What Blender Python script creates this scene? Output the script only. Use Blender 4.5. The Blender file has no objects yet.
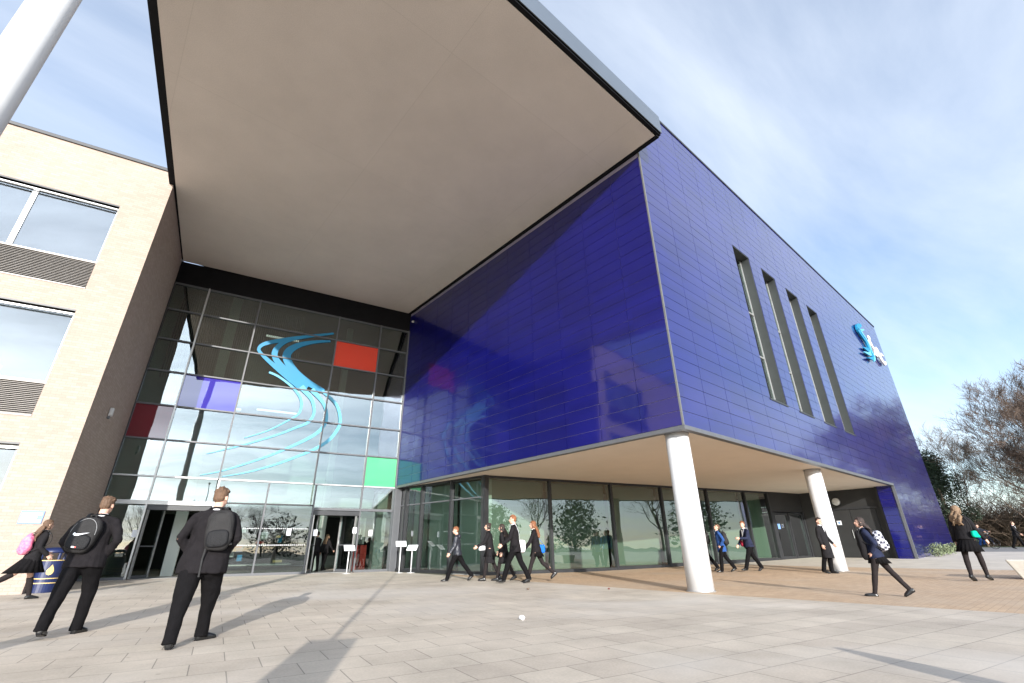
import bpy, math, random
from mathutils import Vector, Matrix, noise
random.seed(7)
rad = math.radians
sc = bpy.context.scene
COL = sc.collection
PI = math.pi

# ------------------------------------------------------------------ mesh helper
class MB:
    def __init__(s): s.v = []; s.f = []; s.m = []; s.mi = 0
    def add(s, vs, fs):
        b = len(s.v); s.v += [Vector(v) for v in vs]
        for f in fs: s.f.append(tuple(b + i for i in f)); s.m.append(s.mi)
    def quad(s, a, b, c, d): s.add([a, b, c, d], [(0, 1, 2, 3)])
    def box(s, o, ux, uy, uz):
        o, ux, uy, uz = map(Vector, (o, ux, uy, uz))
        vs = [o, o+ux, o+ux+uy, o+uy, o+uz, o+ux+uz, o+ux+uy+uz, o+uy+uz]
        fs = [(0,3,2,1),(4,5,6,7),(0,1,5,4),(1,2,6,5),(2,3,7,6),(3,0,4,7)]
        if ux.cross(uy).dot(uz) < 0: fs = [f[::-1] for f in fs]
        s.add(vs, fs)
    def abox(s, x0, x1, y0, y1, z0, z1): s.box((x0,y0,z0), (x1-x0,0,0), (0,y1-y0,0), (0,0,z1-z0))
    def prism(s, pts, up):
        n = len(pts); up = Vector(up); P = [Vector(p) for p in pts]
        nn = sum((P[i].cross(P[(i+1) % n]) for i in range(n)), Vector())
        if nn.dot(up) < 0: P = P[::-1]
        s.add(P + [p+up for p in P], [tuple(range(n))[::-1], tuple(range(n, 2*n))] + [(i, (i+1) % n, n+(i+1) % n, n+i) for i in range(n)])
    def tube(s, pts, radii, seg=10, side=None, cap=True):
        """loft with elliptical rings: radii = r or (ra, rb); ra lies along 'side'"""
        P = [Vector(p) for p in pts]; n = len(P); rings = []
        prev = None
        for i in range(n):
            t = (P[min(i+1, n-1)] - P[max(i-1, 0)])
            if t.length < 1e-9: t = Vector((0,0,1))
            t.normalize()
            if side is not None: a = Vector(side)
            elif prev is not None: a = prev
            else: a = Vector((1,0,0)) if abs(t.x) < .8 else Vector((0,1,0))
            a = a - t*a.dot(t)
            if a.length < 1e-6: a = t.orthogonal()
            a.normalize(); b = t.cross(a); prev = a
            r = radii[i] if isinstance(radii, (list, tuple)) else radii
            ra, rb = r if isinstance(r, (list, tuple)) else (r, r)
            rings.append([P[i] + a*(ra*math.cos(2*PI*k/seg)) + b*(rb*math.sin(2*PI*k/seg)) for k in range(seg)])
        vs = [v for r in rings for v in r]; fs = []
        for i in range(n-1):
            for k in range(seg):
                fs.append((i*seg+k, i*seg+(k+1) % seg, (i+1)*seg+(k+1) % seg, (i+1)*seg+k))
        if cap:
            fs.append(tuple(range(seg))[::-1]); fs.append(tuple((n-1)*seg+k for k in range(seg)))
        s.add(vs, fs)
    def ell(s, c, r, rot=None, seg=14, rg=9):
        c = Vector(c); vs = []; fs = []
        M = rot or Matrix.Identity(3)
        vs.append(c + M @ Vector((0,0,r[2])))
        for i in range(1, rg):
            th = PI*i/rg
            for k in range(seg):
                ph = 2*PI*k/seg
                vs.append(c + M @ Vector((r[0]*math.sin(th)*math.cos(ph), r[1]*math.sin(th)*math.sin(ph), r[2]*math.cos(th))))
        vs.append(c + M @ Vector((0,0,-r[2]))); L = len(vs)-1
        for k in range(seg):
            fs.append((0, 1+k, 1+(k+1) % seg))
            fs.append((L, 1+(rg-2)*seg+(k+1) % seg, 1+(rg-2)*seg+k))
            for i in range(rg-2):
                fs.append((1+i*seg+k, 1+(i+1)*seg+k, 1+(i+1)*seg+(k+1) % seg, 1+i*seg+(k+1) % seg))
        s.add(vs, fs)
    def build(s, name, mats, parent=None, org=(0,0,0), smooth=False, bevel=0, uv=True):
        o0 = Vector(org); me = bpy.data.meshes.new(name)
        me.from_pydata([tuple(v-o0) for v in s.v], [], s.f)
        mats = mats if isinstance(mats, (list, tuple)) else [mats]
        for m in mats: me.materials.append(m)
        if any(s.m): me.polygons.foreach_set('material_index', s.m)
        if uv:
            ul = me.uv_layers.new(name='UVMap')
            for p in me.polygons:
                nn = p.normal
                if abs(nn.z) > .7: t = None
                else:
                    t = Vector((-nn.y, nn.x, 0)).normalized()
                for li in p.loop_indices:
                    co = s.v[me.loops[li].vertex_index]
                    ul.data[li].uv = (co.x, co.y) if t is None else (co.dot(t), co.z)
        if smooth: me.polygons.foreach_set('use_smooth', [True]*len(me.polygons))
        me.update()
        o = bpy.data.objects.new(name, me); COL.objects.link(o)
        if parent is not None: o.parent = parent
        if bevel:
            b = o.modifiers.new('bevel', 'BEVEL'); b.width = bevel; b.segments = 2; b.limit_method = 'ANGLE'
        return o

def root(name, loc, label, cat, group=None, rz=0):
    o = bpy.data.objects.new(name, None); COL.objects.link(o)
    o.location = loc; o.rotation_euler = (0,0,rz); o.empty_display_size = .2
    return tag(o, label, cat, group)
def tag(o, label, cat, group=None):
    o['label'] = label; o['category'] = cat
    if group: o['group'] = group
    return o
def struct(o, kind='structure'): o['kind'] = kind; return o

# ------------------------------------------------------------------ materials
def newmat(name):
    m = bpy.data.materials.new(name); m.use_nodes = True
    nt = m.node_tree; nt.nodes.clear()
    out = nt.nodes.new('ShaderNodeOutputMaterial')
    return m, nt, out
def N(nt, t, **k):
    n = nt.nodes.new(t)
    for a, b in k.items():
        if a in n.inputs: n.inputs[a].default_value = b
        else: setattr(n, a, b)
    return n
def mat(name, c, rough=.6, var=.15, scale=8, metal=0, bump=.0, bscale=60, spec=.5, coat=0, var2=None, emis=None, stretch=None):
    m, nt, out = newmat(name); L = nt.links.new
    b = N(nt, 'ShaderNodeBsdfPrincipled'); b.inputs['Roughness'].default_value = rough; b.inputs['Metallic'].default_value = metal
    b.inputs['Specular IOR Level'].default_value = spec; b.inputs['Coat Weight'].default_value = coat; b.inputs['Coat Roughness'].default_value = .03
    tc = N(nt, 'ShaderNodeTexCoord'); src = tc.outputs['Object']
    if stretch:
        mp = N(nt, 'ShaderNodeMapping'); mp.inputs['Scale'].default_value = stretch; L(src, mp.inputs['Vector']); src = mp.outputs[0]
    nz = N(nt, 'ShaderNodeTexNoise'); nz.inputs['Scale'].default_value = scale; nz.inputs['Detail'].default_value = 6; nz.inputs['Roughness'].default_value = .6
    L(src, nz.inputs['Vector'])
    cr = N(nt, 'ShaderNodeValToRGB'); cr.color_ramp.elements[0].position = .3; cr.color_ramp.elements[1].position = .7
    c2 = var2 or tuple(min(1, x*(1+var)) for x in c)
    c1 = tuple(x*(1-var) for x in c) if not var2 else c
    cr.color_ramp.elements[0].color = (*c1, 1); cr.color_ramp.elements[1].color = (*c2, 1)
    L(nz.outputs['Fac'], cr.inputs[0]); L(cr.outputs[0], b.inputs['Base Color'])
    if bump:
        n2 = N(nt, 'ShaderNodeTexNoise'); n2.inputs['Scale'].default_value = bscale; n2.inputs['Detail'].default_value = 5
        L(src, n2.inputs['Vector']); bp = N(nt, 'ShaderNodeBump'); bp.inputs['Strength'].default_value = bump; bp.inputs['Distance'].default_value = .02
        L(n2.outputs['Fac'], bp.inputs['Height']); L(bp.outputs[0], b.inputs['Normal'])
    if emis:
        b.inputs['Emission Color'].default_value = (*c, 1); b.inputs['Emission Strength'].default_value = emis
    L(b.outputs[0], out.inputs[0])
    return m
def glass(name, tint, refl, rough=0.0, film=None, filmfac=0):
    m, nt, out = newmat(name); L = nt.links.new
    g = N(nt, 'ShaderNodeBsdfGlossy'); g.inputs['Roughness'].default_value = rough; g.inputs['Color'].default_value = (.95,.98,1,1)
    t = N(nt, 'ShaderNodeBsdfTransparent'); t.inputs['Color'].default_value = (*tint, 1)
    base = t
    if film:
        d = N(nt, 'ShaderNodeBsdfDiffuse'); d.inputs['Color'].default_value = (*film, 1)
        mx = N(nt, 'ShaderNodeMixShader'); mx.inputs[0].default_value = filmfac; L(t.outputs[0], mx.inputs[1]); L(d.outputs[0], mx.inputs[2]); base = mx
    lw = N(nt, 'ShaderNodeLayerWeight'); lw.inputs['Blend'].default_value = .35
    mr = N(nt, 'ShaderNodeMapRange'); mr.inputs['To Min'].default_value = refl; mr.inputs['To Max'].default_value = 1.0
    L(lw.outputs['Fresnel'], mr.inputs[0])
    tc = N(nt, 'ShaderNodeTexCoord'); nz = N(nt, 'ShaderNodeTexNoise'); nz.inputs['Scale'].default_value = .9; nz.inputs['Detail'].default_value = 1
    bp = N(nt, 'ShaderNodeBump'); bp.inputs['Strength'].default_value = .12; bp.inputs['Distance'].default_value = .03
    L(tc.outputs['Object'], nz.inputs['Vector']); L(nz.outputs['Fac'], bp.inputs['Height']); L(bp.outputs[0], g.inputs['Normal'])
    mx2 = N(nt, 'ShaderNodeMixShader'); L(mr.outputs[0], mx2.inputs[0]); L(base.outputs[0], mx2.inputs[1]); L(g.outputs[0], mx2.inputs[2])
    L(mx2.outputs[0], out.inputs[0])
    return m
def brick(name, c1, c2, mortar, w, h, mort=.008, rotz=0, rough=.8, uv=True, bump=.3, off=.5, stain=.12, mottle=1.2, squash=1, grime=None):
    m, nt, out = newmat(name); L = nt.links.new
    tc = N(nt, 'ShaderNodeTexCoord'); mp = N(nt, 'ShaderNodeMapping'); mp.inputs['Rotation'].default_value = (0,0,rotz)
    L(tc.outputs['UV' if uv else 'Object'], mp.inputs['Vector'])
    br = N(nt, 'ShaderNodeTexBrick'); br.offset = off
    br.inputs['Scale'].default_value = 1; br.inputs['Brick Width'].default_value = w; br.inputs['Row Height'].default_value = h
    br.inputs['Mortar Size'].default_value = mort; br.inputs['Mortar Smooth'].default_value = .1; br.inputs['Bias'].default_value = 0
    br.inputs['Color1'].default_value = (*c1, 1); br.inputs['Color2'].default_value = (*c2, 1); br.inputs['Mortar'].default_value = (*mortar, 1)
    L(mp.outputs[0], br.inputs['Vector'])
    nz = N(nt, 'ShaderNodeTexNoise'); nz.inputs['Scale'].default_value = mottle; nz.inputs['Detail'].default_value = 8; nz.inputs['Roughness'].default_value = .65
    L(tc.outputs['Object'], nz.inputs['Vector'])
    mr = N(nt, 'ShaderNodeMapRange'); mr.inputs['From Min'].default_value = .3; mr.inputs['From Max'].default_value = .7
    mr.inputs['To Min'].default_value = 1-stain; mr.inputs['To Max'].default_value = 1+stain*.6
    L(nz.outputs['Fac'], mr.inputs[0])
    mu = N(nt, 'ShaderNodeMix'); mu.data_type = 'RGBA'; mu.blend_type = 'MULTIPLY'; mu.inputs[0].default_value = 1
    L(br.outputs['Color'], mu.inputs[6]); L(mr.outputs[0], mu.inputs[7])
    last = mu.outputs[2]
    # fine speckle
    n3 = N(nt, 'ShaderNodeTexNoise'); n3.inputs['Scale'].default_value = 45; n3.inputs['Detail'].default_value = 3
    L(tc.outputs['Object'], n3.inputs['Vector'])
    m3 = N(nt, 'ShaderNodeMapRange'); m3.inputs['From Min'].default_value = .35; m3.inputs['From Max'].default_value = .65; m3.inputs['To Min'].default_value = .93; m3.inputs['To Max'].default_value = 1.05
    L(n3.outputs['Fac'], m3.inputs[0])
    mu3 = N(nt, 'ShaderNodeMix'); mu3.data_type = 'RGBA'; mu3.blend_type = 'MULTIPLY'; mu3.inputs[0].default_value = 1
    L(last, mu3.inputs[6]); L(m3.outputs[0], mu3.inputs[7]); last = mu3.outputs[2]
    if grime:   # broad worn streaks
        n4 = N(nt, 'ShaderNodeTexNoise'); n4.inputs['Scale'].default_value = .28; n4.inputs['Detail'].default_value = 10; n4.inputs['Distortion'].default_value = .8
        L(tc.outputs['Object'], n4.inputs['Vector'])
        m4 = N(nt, 'ShaderNodeMapRange'); m4.inputs['From Min'].default_value = .48; m4.inputs['From Max'].default_value = .7; m4.inputs['To Min'].default_value = 0; m4.inputs['To Max'].default_value = .55
        L(n4.outputs['Fac'], m4.inputs[0])
        vo = N(nt, 'ShaderNodeTexVoronoi'); vo.inputs['Scale'].default_value = 1.7; L(tc.outputs['Object'], vo.inputs['Vector'])
        m5 = N(nt, 'ShaderNodeMapRange'); m5.inputs['From Min'].default_value = .02; m5.inputs['From Max'].default_value = .05; m5.inputs['To Min'].default_value = .74; m5.inputs['To Max'].default_value = 1
        L(vo.outputs['Distance'], m5.inputs[0])
        mu5 = N(nt, 'ShaderNodeMix'); mu5.data_type = 'RGBA'; mu5.blend_type = 'MULTIPLY'; mu5.inputs[0].default_value = 1; L(last, mu5.inputs[6]); L(m5.outputs[0], mu5.inputs[7]); last = mu5.outputs[2]
        mu4 = N(nt, 'ShaderNodeMix'); mu4.data_type = 'RGBA'; L(m4.outputs[0], mu4.inputs[0]); L(last, mu4.inputs[6]); mu4.inputs[7].default_value = (*grime, 1); last = mu4.outputs[2]
    b = N(nt, 'ShaderNodeBsdfPrincipled'); b.inputs['Roughness'].default_value = rough; b.inputs['Specular IOR Level'].default_value = .35
    L(last, b.inputs['Base Color'])
    bp = N(nt, 'ShaderNodeBump'); bp.inputs['Strength'].default_value = bump; bp.inputs['Distance'].default_value = .01; bp.invert = True
    L(br.outputs['Fac'], bp.inputs['Height'])
    b2 = N(nt, 'ShaderNodeBump'); b2.inputs['Strength'].default_value = .12; b2.inputs['Distance'].default_value = .004
    L(n3.outputs['Fac'], b2.inputs['Height']); L(bp.outputs[0], b2.inputs['Normal']); L(b2.outputs[0], b.inputs['Normal'])
    L(b.outputs[0], out.inputs[0])
    return m

M = {}
M['slab'] = brick('paving slabs', (.445,.382,.31), (.50,.435,.352), (.24,.21,.175), .556, .483, .005, rotz=rad(10.4), uv=False, stain=.22, mottle=.9, grime=(.56,.52,.47), rough=.75)
M['tan'] = brick('buff block paving', (.42,.295,.19), (.48,.345,.225), (.29,.21,.14), .2, .1, .003, uv=False, stain=.12, grime=(.40,.33,.255))
M['concrete'] = mat('pale concrete', (.46,.41,.34), .8, .12, 1.5, bump=.2)
M['asphalt'] = mat('worn road asphalt', (.17,.16,.15), .85, .15, 2, bump=.3)
M['grass'] = mat('verge grass', (.06,.09,.025), .9, .35, 3, bump=.5)
M['earth'] = mat('far field ground', (.08,.08,.045), .95, .3, .05, bump=.3)
M['brickL'] = brick('cream brick', (.325,.252,.205), (.385,.302,.250), (.30,.24,.195), .225, .075, .008, stain=.05, mottle=.8, rough=.85)
M['blue'] = None
M['white_metal'] = mat('white painted steel', (.60,.60,.60), .35, .04, 3, bump=.03, bscale=8)
M['soffit'] = brick('cream render soffit', (.56,.495,.43), (.575,.51,.445), (.50,.44,.38), 5.2, 5.2, .007, rotz=rad(0), uv=False, stain=.08, mottle=.5, rough=.9, bump=.1, off=0)
M['soffit2'] = mat('cream soffit board', (.70,.60,.49), .85, .03, 1.2, bump=.04)
M['dark'] = mat('dark grey powder coat', (.02,.021,.023), .45, .2, 4)
M['black'] = mat('matt black flashing', (.006,.006,.007), .8, .2, 4, spec=.15)
M['frame'] = mat('mid grey aluminium', (.085,.088,.094), .45, .08, 5)
M['frameL'] = mat('light grey aluminium', (.38,.38,.37), .35, .08, 5, metal=.5)
M['fascia'] = mat('grey metal fascia', (.23,.26,.29), .3, .05, 1.0, metal=.85)
M['trim'] = mat('pale metal trim', (.17,.17,.16), .4, .08, 3, metal=.4)
M['seam'] = mat('cladding joint strip', (.40,.36,.46), .45, .05, 3, metal=.3)
M['reveal'] = mat('dark olive grey window lining', (.028,.031,.03), .5, .1, 4)
M['louvre'] = mat('louvre blade', (.24,.22,.20), .5, .08, 5, metal=.2)
M['darkwall'] = mat('charcoal cladding', (.018,.018,.018), .6, .15, 2, bump=.05)
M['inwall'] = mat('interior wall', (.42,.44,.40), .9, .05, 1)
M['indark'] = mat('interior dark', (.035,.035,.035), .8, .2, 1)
M['infloor'] = mat('interior floor', (.22,.22,.21), .4, .1, 1)
M['blind'] = mat('pale green roller blind', (.15,.19,.155), .9, .04, 1.5, bump=.03)
M['blind_bright'] = mat('brightened green roller blind', (.42,.50,.43), .9, .04, 1.5)  # same blind lightened to make up for weaker light on the side run
M['glarewhite'] = mat('white window glare', (.85,.85,.84), .9, .02, 2)
M['gl'] = glass('curtain glass', (.6,.68,.64), .115)
M['glr'] = glass('ground floor glass', (.66,.76,.69), .13)
M['glw'] = glass('window glass', (.35,.40,.42), .09)
M['gld'] = glass('door glass', (.60,.66,.64), .045)
M['glb'] = glass('recess window glass', (.45,.50,.46), .11)
def panel(name, c, film): return glass(name, c, .035, film=film, filmfac=.85)
M['p_red'] = panel('red glass', (.5,.05,.03), (.72,.055,.025))
M['p_mar'] = panel('maroon glass', (.2,.02,.03), (.16,.012,.022))
M['p_blu'] = panel('violet blue glass', (.1,.08,.5), (.045,.035,.30))
M['p_grn'] = panel('green glass', (.1,.7,.3), (.04,.42,.13))
M['logo'] = mat('cyan vinyl', (.0,.17,.32), .5, .05, 2)
M['logoL'] = mat('pale cyan vinyl and reflection wash', (.085,.33,.47), .5, .05, 2)  # on the glass, reflections over the lower ribbons are put into this paleness
M['logoW'] = mat('white sign metal', (.75,.73,.70), .5, .05, 2)
M['signblue'] = mat('blue sign print', (.16,.30,.62), .5, .05, 5)
M['signpale'] = mat('pale blue sign print', (.11,.19,.40), .5, .05, 5)
M['signwhite'] = mat('white sign print', (.75,.77,.80), .5, .03, 5)
M['binblue'] = mat('navy bin plastic', (.010,.018,.070), .4, .1, 5)
M['gold'] = mat('gold print', (.62,.45,.18), .5, .08, 5)
M['p_leaf'] = mat('dried red leaf', (.16,.04,.03), .8, .2, 5)
M['lampw'] = mat('opal lamp cover', (.55,.54,.52), .4, .03, 3)
M['redbox'] = mat('red box', (.45,.03,.02), .5, .1, 3)
def fabric(name, c, rough=.9, var=.18): 
    return mat(name, c, rough, var, 14, bump=.35, bscale=90, spec=.12)
M['blazer'] = fabric('charcoal blazer wool', (.0115,.010,.011))
M['coatblack'] = fabric('black coat wool', (.014,.013,.014))
M['trouser'] = fabric('black trousers', (.005,.0045,.005))
M['navy'] = fabric('navy blazer', (.018,.022,.045))
M['bluecoat'] = fabric('blue anorak', (.025,.07,.22))
M['brightblue'] = fabric('bright blue jacket', (.02,.22,.55))
M['puffer'] = mat('black padded jacket', (.02,.022,.03), .45, .2, 10, bump=.5, bscale=25)
M['tights'] = fabric('black tights', (.02,.016,.016))
M['shirt'] = fabric('white shirt', (.75,.76,.78))
M['shoe'] = mat('black leather shoe', (.012,.012,.012), .3, .2, 10)
M['shoew'] = mat('white shoe panel', (.6,.6,.58), .4, .1, 10)
M['skin'] = mat('skin', (.56,.33,.24), .55, .08, 12)
M['skind'] = mat('tan skin', (.38,.21,.14), .55, .08, 12)
M['eye'] = mat('eye', (.02,.015,.012), .2, .1, 10)
M['lip'] = mat('lip', (.42,.15,.13), .5, .05, 10)
def hairm(n, c): return mat(n, c, .72, .45, 30, bump=.6, bscale=60, stretch=(1,1,.12))
M['h_brown'] = hairm('brown hair', (.10,.055,.03))
M['h_dark'] = hairm('dark brown hair', (.025,.014,.01))
M['h_ginger'] = hairm('ginger hair', (.17,.062,.022))
M['h_blond'] = hairm('dark blond hair', (.16,.10,.055))
M['h_auburn'] = hairm('auburn hair', (.14,.06,.03))
M['pack'] = fabric('black nylon backpack', (.022,.021,.021), .6)
M['packdark'] = fabric('dark backpack panel', (.010,.010,.011), .5)
M['strap'] = fabric('webbing strap', (.03,.03,.03))
M['grey'] = mat('grey piping', (.2,.2,.2), .5)
M['pink'] = mat('pink patterned bag', (.62,.06,.17), .8, .3, 18, var2=(.80,.28,.38), bump=.2)
M['bagwhite'] = fabric('white canvas bag', (.62,.62,.64), var=.08)
M['bagblue'] = fabric('blue satchel', (.01,.12,.50), .6)
M['bagred'] = fabric('maroon satchel', (.22,.012,.03), .6)
M['baggreen'] = fabric('green tote', (.0,.36,.22), .6)
def checker():
    m, nt, out = newmat('checkered cloth'); L = nt.links.new
    tc = N(nt, 'ShaderNodeTexCoord'); c = N(nt, 'ShaderNodeTexChecker'); c.inputs['Scale'].default_value = 22
    c.inputs['Color1'].default_value = (.03,.03,.05,1); c.inputs['Color2'].default_value = (.55,.55,.60,1)
    b = N(nt, 'ShaderNodeBsdfPrincipled'); b.inputs['Roughness'].default_value = .8
    L(tc.outputs['Object'], c.inputs['Vector']); L(c.outputs[0], b.inputs['Base Color']); L(b.outputs[0], out.inputs[0]); return m
M['check'] = checker()
M['bark'] = mat('bark', (.13,.095,.07), .95, .3, 6, bump=.5, bscale=20)
M['twig'] = mat('twig bark', (.105,.073,.054), .95, .3, 3)
M['twigp'] = mat('pale twig bark', (.16,.12,.085), .95, .3, 3)
M['leaf'] = mat('evergreen leaf', (.022,.038,.016), .7, .5, .8)
M['leafl'] = mat('sage leaf', (.16,.19,.10), .8, .4, 4)
M['brush'] = mat('winter brush stems', (.12,.085,.06), .95, .35, .7)
M['planter'] = mat('pale precast concrete', (.42,.39,.34), .8, .1, 5, bump=.15)

def blue_mat():
    m, nt, out = newmat('glazed blue cladding'); L = nt.links.new
    b = N(nt, 'ShaderNodeBsdfPrincipled'); b.inputs['Roughness'].default_value = .3; b.inputs['Metallic'].default_value = .12; b.inputs['Specular IOR Level'].default_value = .5
    b.inputs['Coat Weight'].default_value = 1; b.inputs['Coat Roughness'].default_value = .06; b.inputs['Coat IOR'].default_value = 1.52; b.inputs['Specular Tint'].default_value = (.25,.35,1,1)
    tc = N(nt, 'ShaderNodeTexCoord'); nz = N(nt, 'ShaderNodeTexNoise'); nz.inputs['Scale'].default_value = .5; nz.inputs['Detail'].default_value = 5
    L(tc.outputs['Object'], nz.inputs['Vector'])
    cr = N(nt, 'ShaderNodeValToRGB'); cr.color_ramp.elements[0].position = .3; cr.color_ramp.elements[1].position = .7
    cr.color_ramp.elements[0].color = (.0042,.0042,.086,1); cr.color_ramp.elements[1].color = (.0055,.0058,.112,1)
    L(nz.outputs['Fac'], cr.inputs[0])
    sn_ = N(nt, 'ShaderNodeVectorMath'); sn_.operation = 'SNAP'; sn_.inputs[1].default_value = (1.335,1.335,.3625); L(tc.outputs['Object'], sn_.inputs[0])
    wn = N(nt, 'ShaderNodeTexWhiteNoise'); L(sn_.outputs[0], wn.inputs['Vector'])
    mw = N(nt, 'ShaderNodeMapRange'); mw.inputs['To Min'].default_value = .88; mw.inputs['To Max'].default_value = 1.12; L(wn.outputs['Value'], mw.inputs[0])
    mm_ = N(nt, 'ShaderNodeMix'); mm_.data_type = 'RGBA'; mm_.blend_type = 'MULTIPLY'; mm_.inputs[0].default_value = 1; L(cr.outputs[0], mm_.inputs[6]); L(mw.outputs[0], mm_.inputs[7]); L(mm_.outputs[2], b.inputs['Base Color'])
    n2 = N(nt, 'ShaderNodeTexNoise'); n2.inputs['Scale'].default_value = 1.6; n2.inputs['Detail'].default_value = 1
    L(tc.outputs['Object'], n2.inputs['Vector'])
    bp = N(nt, 'ShaderNodeBump'); bp.inputs['Strength'].default_value = .25; bp.inputs['Distance'].default_value = .012
    L(n2.outputs['Fac'], bp.inputs['Height']); L(bp.outputs[0], b.inputs['Coat Normal']); 
    L(b.outputs[0], out.inputs[0]); return m
M['blue'] = blue_mat()

# ------------------------------------------------------------------ terrain
def cl(v, a, b): return max(a, min(b, v))
def zg(x, y): return .0075*cl(y-6,0,18) + .016*cl(x-16,0,8) + .028*cl(x-24,0,14)
import bmesh
def sheet(name, poly, m, dz, label=None):
    bm = bmesh.new(); vs = [bm.verts.new((x,y,0)) for x, y in poly]; bm.faces.new(vs)
    for co, no in [((16,0,0),(1,0,0)),((24,0,0),(1,0,0)),((38,0,0),(1,0,0)),((0,6,0),(0,1,0)),((0,24,0),(0,1,0))]:
        bmesh.ops.bisect_plane(bm, geom=bm.verts[:]+bm.edges[:]+bm.faces[:], plane_co=co, plane_no=no)
    for v in bm.verts: v.co.z = zg(v.co.x, v.co.y) + dz
    bmesh.ops.recalc_face_normals(bm, faces=bm.faces)
    if bm.faces[:] and bm.faces[0].normal.z < 0: bmesh.ops.reverse_faces(bm, faces=bm.faces)
    me = bpy.data.meshes.new(name); bm.to_mesh(me); bm.free(); me.materials.append(m)
    o = bpy.data.objects.new(name, me); COL.objects.link(o); struct(o); return o
sheet('ground', [(-1500,-1500),(1500,-1500),(1500,1500),(-1500,1500)], M['earth'], -.012)
sheet('paving', [(-40,-40),(10.35,-40),(10.35,36),(-40,36)], M['slab'], 0)
sheet('brick_path', [(10.35,-40),(21.6,-40),(23.2,16),(10.35,16)], M['tan'], 0)
sheet('concrete_path', [(21.6,-40),(36.5,-40),(36.5,16),(23.2,16)], M['concrete'], 0)
sheet('road', [(36.5,-60),(66,-60),(66,90),(36.5,90)], M['asphalt'], -.008)
sheet('grass_verge', [(66,-60),(74,-60),(74,110),(66,110)], M['grass'], 0.0)

# ------------------------------------------------------------------ glass wall frame axes
JL = Vector((.25,22.1,0)); DV = Vector((10.15,-1.9,0)).normalized(); NV = Vector((DV.y,-DV.x,0))  # NV points out (towards camera)
if NV.y > 0: NV = -NV
def gp(s, z, d=0): p = JL + DV*s + NV*d; return Vector((p.x, p.y, z))
def gbox(mb, s0, s1, z0, z1, d0, d1): mb.box(gp(s0,z0,d0), DV*(s1-s0), NV*(d1-d0), (0,0,z1-z0))
ROWS = [.13,2.52,3.52,4.86,6.17,7.53,8.87,10.2,11.42]
MUL = [0,1.28,3.3,6.78,8.83,10.3]
gw = root('glass_wall', tuple(gp(5.1,.12)), 'tall entrance curtain wall of dark framed glass panes with red, maroon, violet and green panels', 'glass wall')
O = gw.location.copy()
def gpart(name, s0, s1, z0, z1, d0, d1, m, parent=gw, bevel=0):
    mb = MB(); gbox(mb, s0, s1, z0, z1, d0, d1); return mb.build(name, m, parent, O, bevel=bevel)
gpart('head_panel', -.02, 10.32, 11.46, 12.49, -.1, .02, M['black'])
for i, s in enumerate(MUL):
    w = .045 if 0 < i < 5 else .07
    fm = M['frameL'] if i == 1 else M['frame']  # lighter metal on this mullion puts its sunlit look into the colour
    if i in (0,): fm = M['dark']
    z0 = 3.52 if i in (2,3) else .13
    gpart('mullion', s-w/1.6, s+w/1.6, z0, 11.46, -.12, .06, fm)
for s in (5.1, 6.9, 3.34): gpart('mullion', s-.028, s+.028, .13, 3.49, -.12, .055, M['frame'] if s != 3.34 else M['frameL'])
for j, z in enumerate(ROWS[1:]):
    if j == 0:
        gpart('transom', .04, 3.3, z+.02, z+.16, -.12, .05, M['frameL']); gpart('transom', 3.36, 6.87, z+.12, z+.17, -.12, .05, M['dark'])
        gpart('transom', 6.93, 10.25, z-.03, z+.07, -.12, .05, M['frame']); continue
    for a, b in zip(MUL[:-1], MUL[1:]):
        gpart('transom', a+.03, b-.03, z-.027, z+.027, -.12, .05, M['frame'] if j not in (1,) else M['frameL'])
gpart('sill', 3.36, 6.87, .1, .2, -.12, .06, M['frame']); gpart('sill', .04, 1.25, .1, .2, -.12, .06, M['frame']); gpart('sill', 8.86, 10.25, .1, .2, -.12, .06, M['frame'])
special = {(0,3):'p_mar', (1,4):'p_blu', (3,6):'p_red', (4,2):'p_grn'}
rr = random.Random(3)
for j in range(1, len(ROWS)-1):
    for i in range(5):
        key = None
        for (a,b),v in special.items():
            if a == i and b == j: key = v
        mm = M[key] if key else M['gl']
        mb = MB(); t1, t2 = rr.uniform(-.003,.003), rr.uniform(-.003,.003)
        s0, s1, z0, z1 = MUL[i]+.028, MUL[i+1]-.028, ROWS[j]+.027, ROWS[j+1]-.027
        a, b, c, d = gp(s0,z0,-.03+t1), gp(s1,z0,-.03+t2), gp(s1,z1,-.03-t1), gp(s0,z1,-.03-t2)
        mb.add([a,b,c,d,a-NV*.02,b-NV*.02,c-NV*.02,d-NV*.02], [(0,1,2,3),(7,6,5,4),(0,4,5,1),(1,5,6,2),(2,6,7,3),(3,7,4,0)])
        p = mb.build('coloured_panel' if key else 'pane', mm, gw, O)
        if key: p['label'] = {'p_mar':'maroon glass panel','p_blu':'violet blue glass panel','p_red':'bright red glass panel','p_grn':'green glass panel'}[key]
for s0, s1 in [(.04,1.25),(3.37,5.07),(5.13,6.87),(8.87,10.25)]:
    gpart('pane', s0, s1, .2, 2.5 if s0 < 3 or s0 > 8 else 2.64, -.05, -.03, M['gld'])
# paper notices on the glass
for s, z in [(6.05,1.52),(9.3,1.5),(1.1,1.45),(7.05,1.5),(8.62,1.6)]:
    gpart('notice', s, s+.16, z, z+.24, -.028, -.024, M['signwhite'])
def tubepart(name, pts, r, m, parent, org): mb = MB(); mb.tube(pts, r, 8); return mb.build(name, m, parent, org, smooth=True)
# manifestation dots: two dotted lines
for z in (1.15, 1.75):
    mb = MB()
    for k in range(46):
        s = 3.45 + k*.074
        if abs(s-5.1) < .05: continue
        gbox(mb, s, s+.03, z, z+.03, -.0275, -.025)
    mb.build('dotted_strip', M['signwhite'], gw, O)

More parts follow.
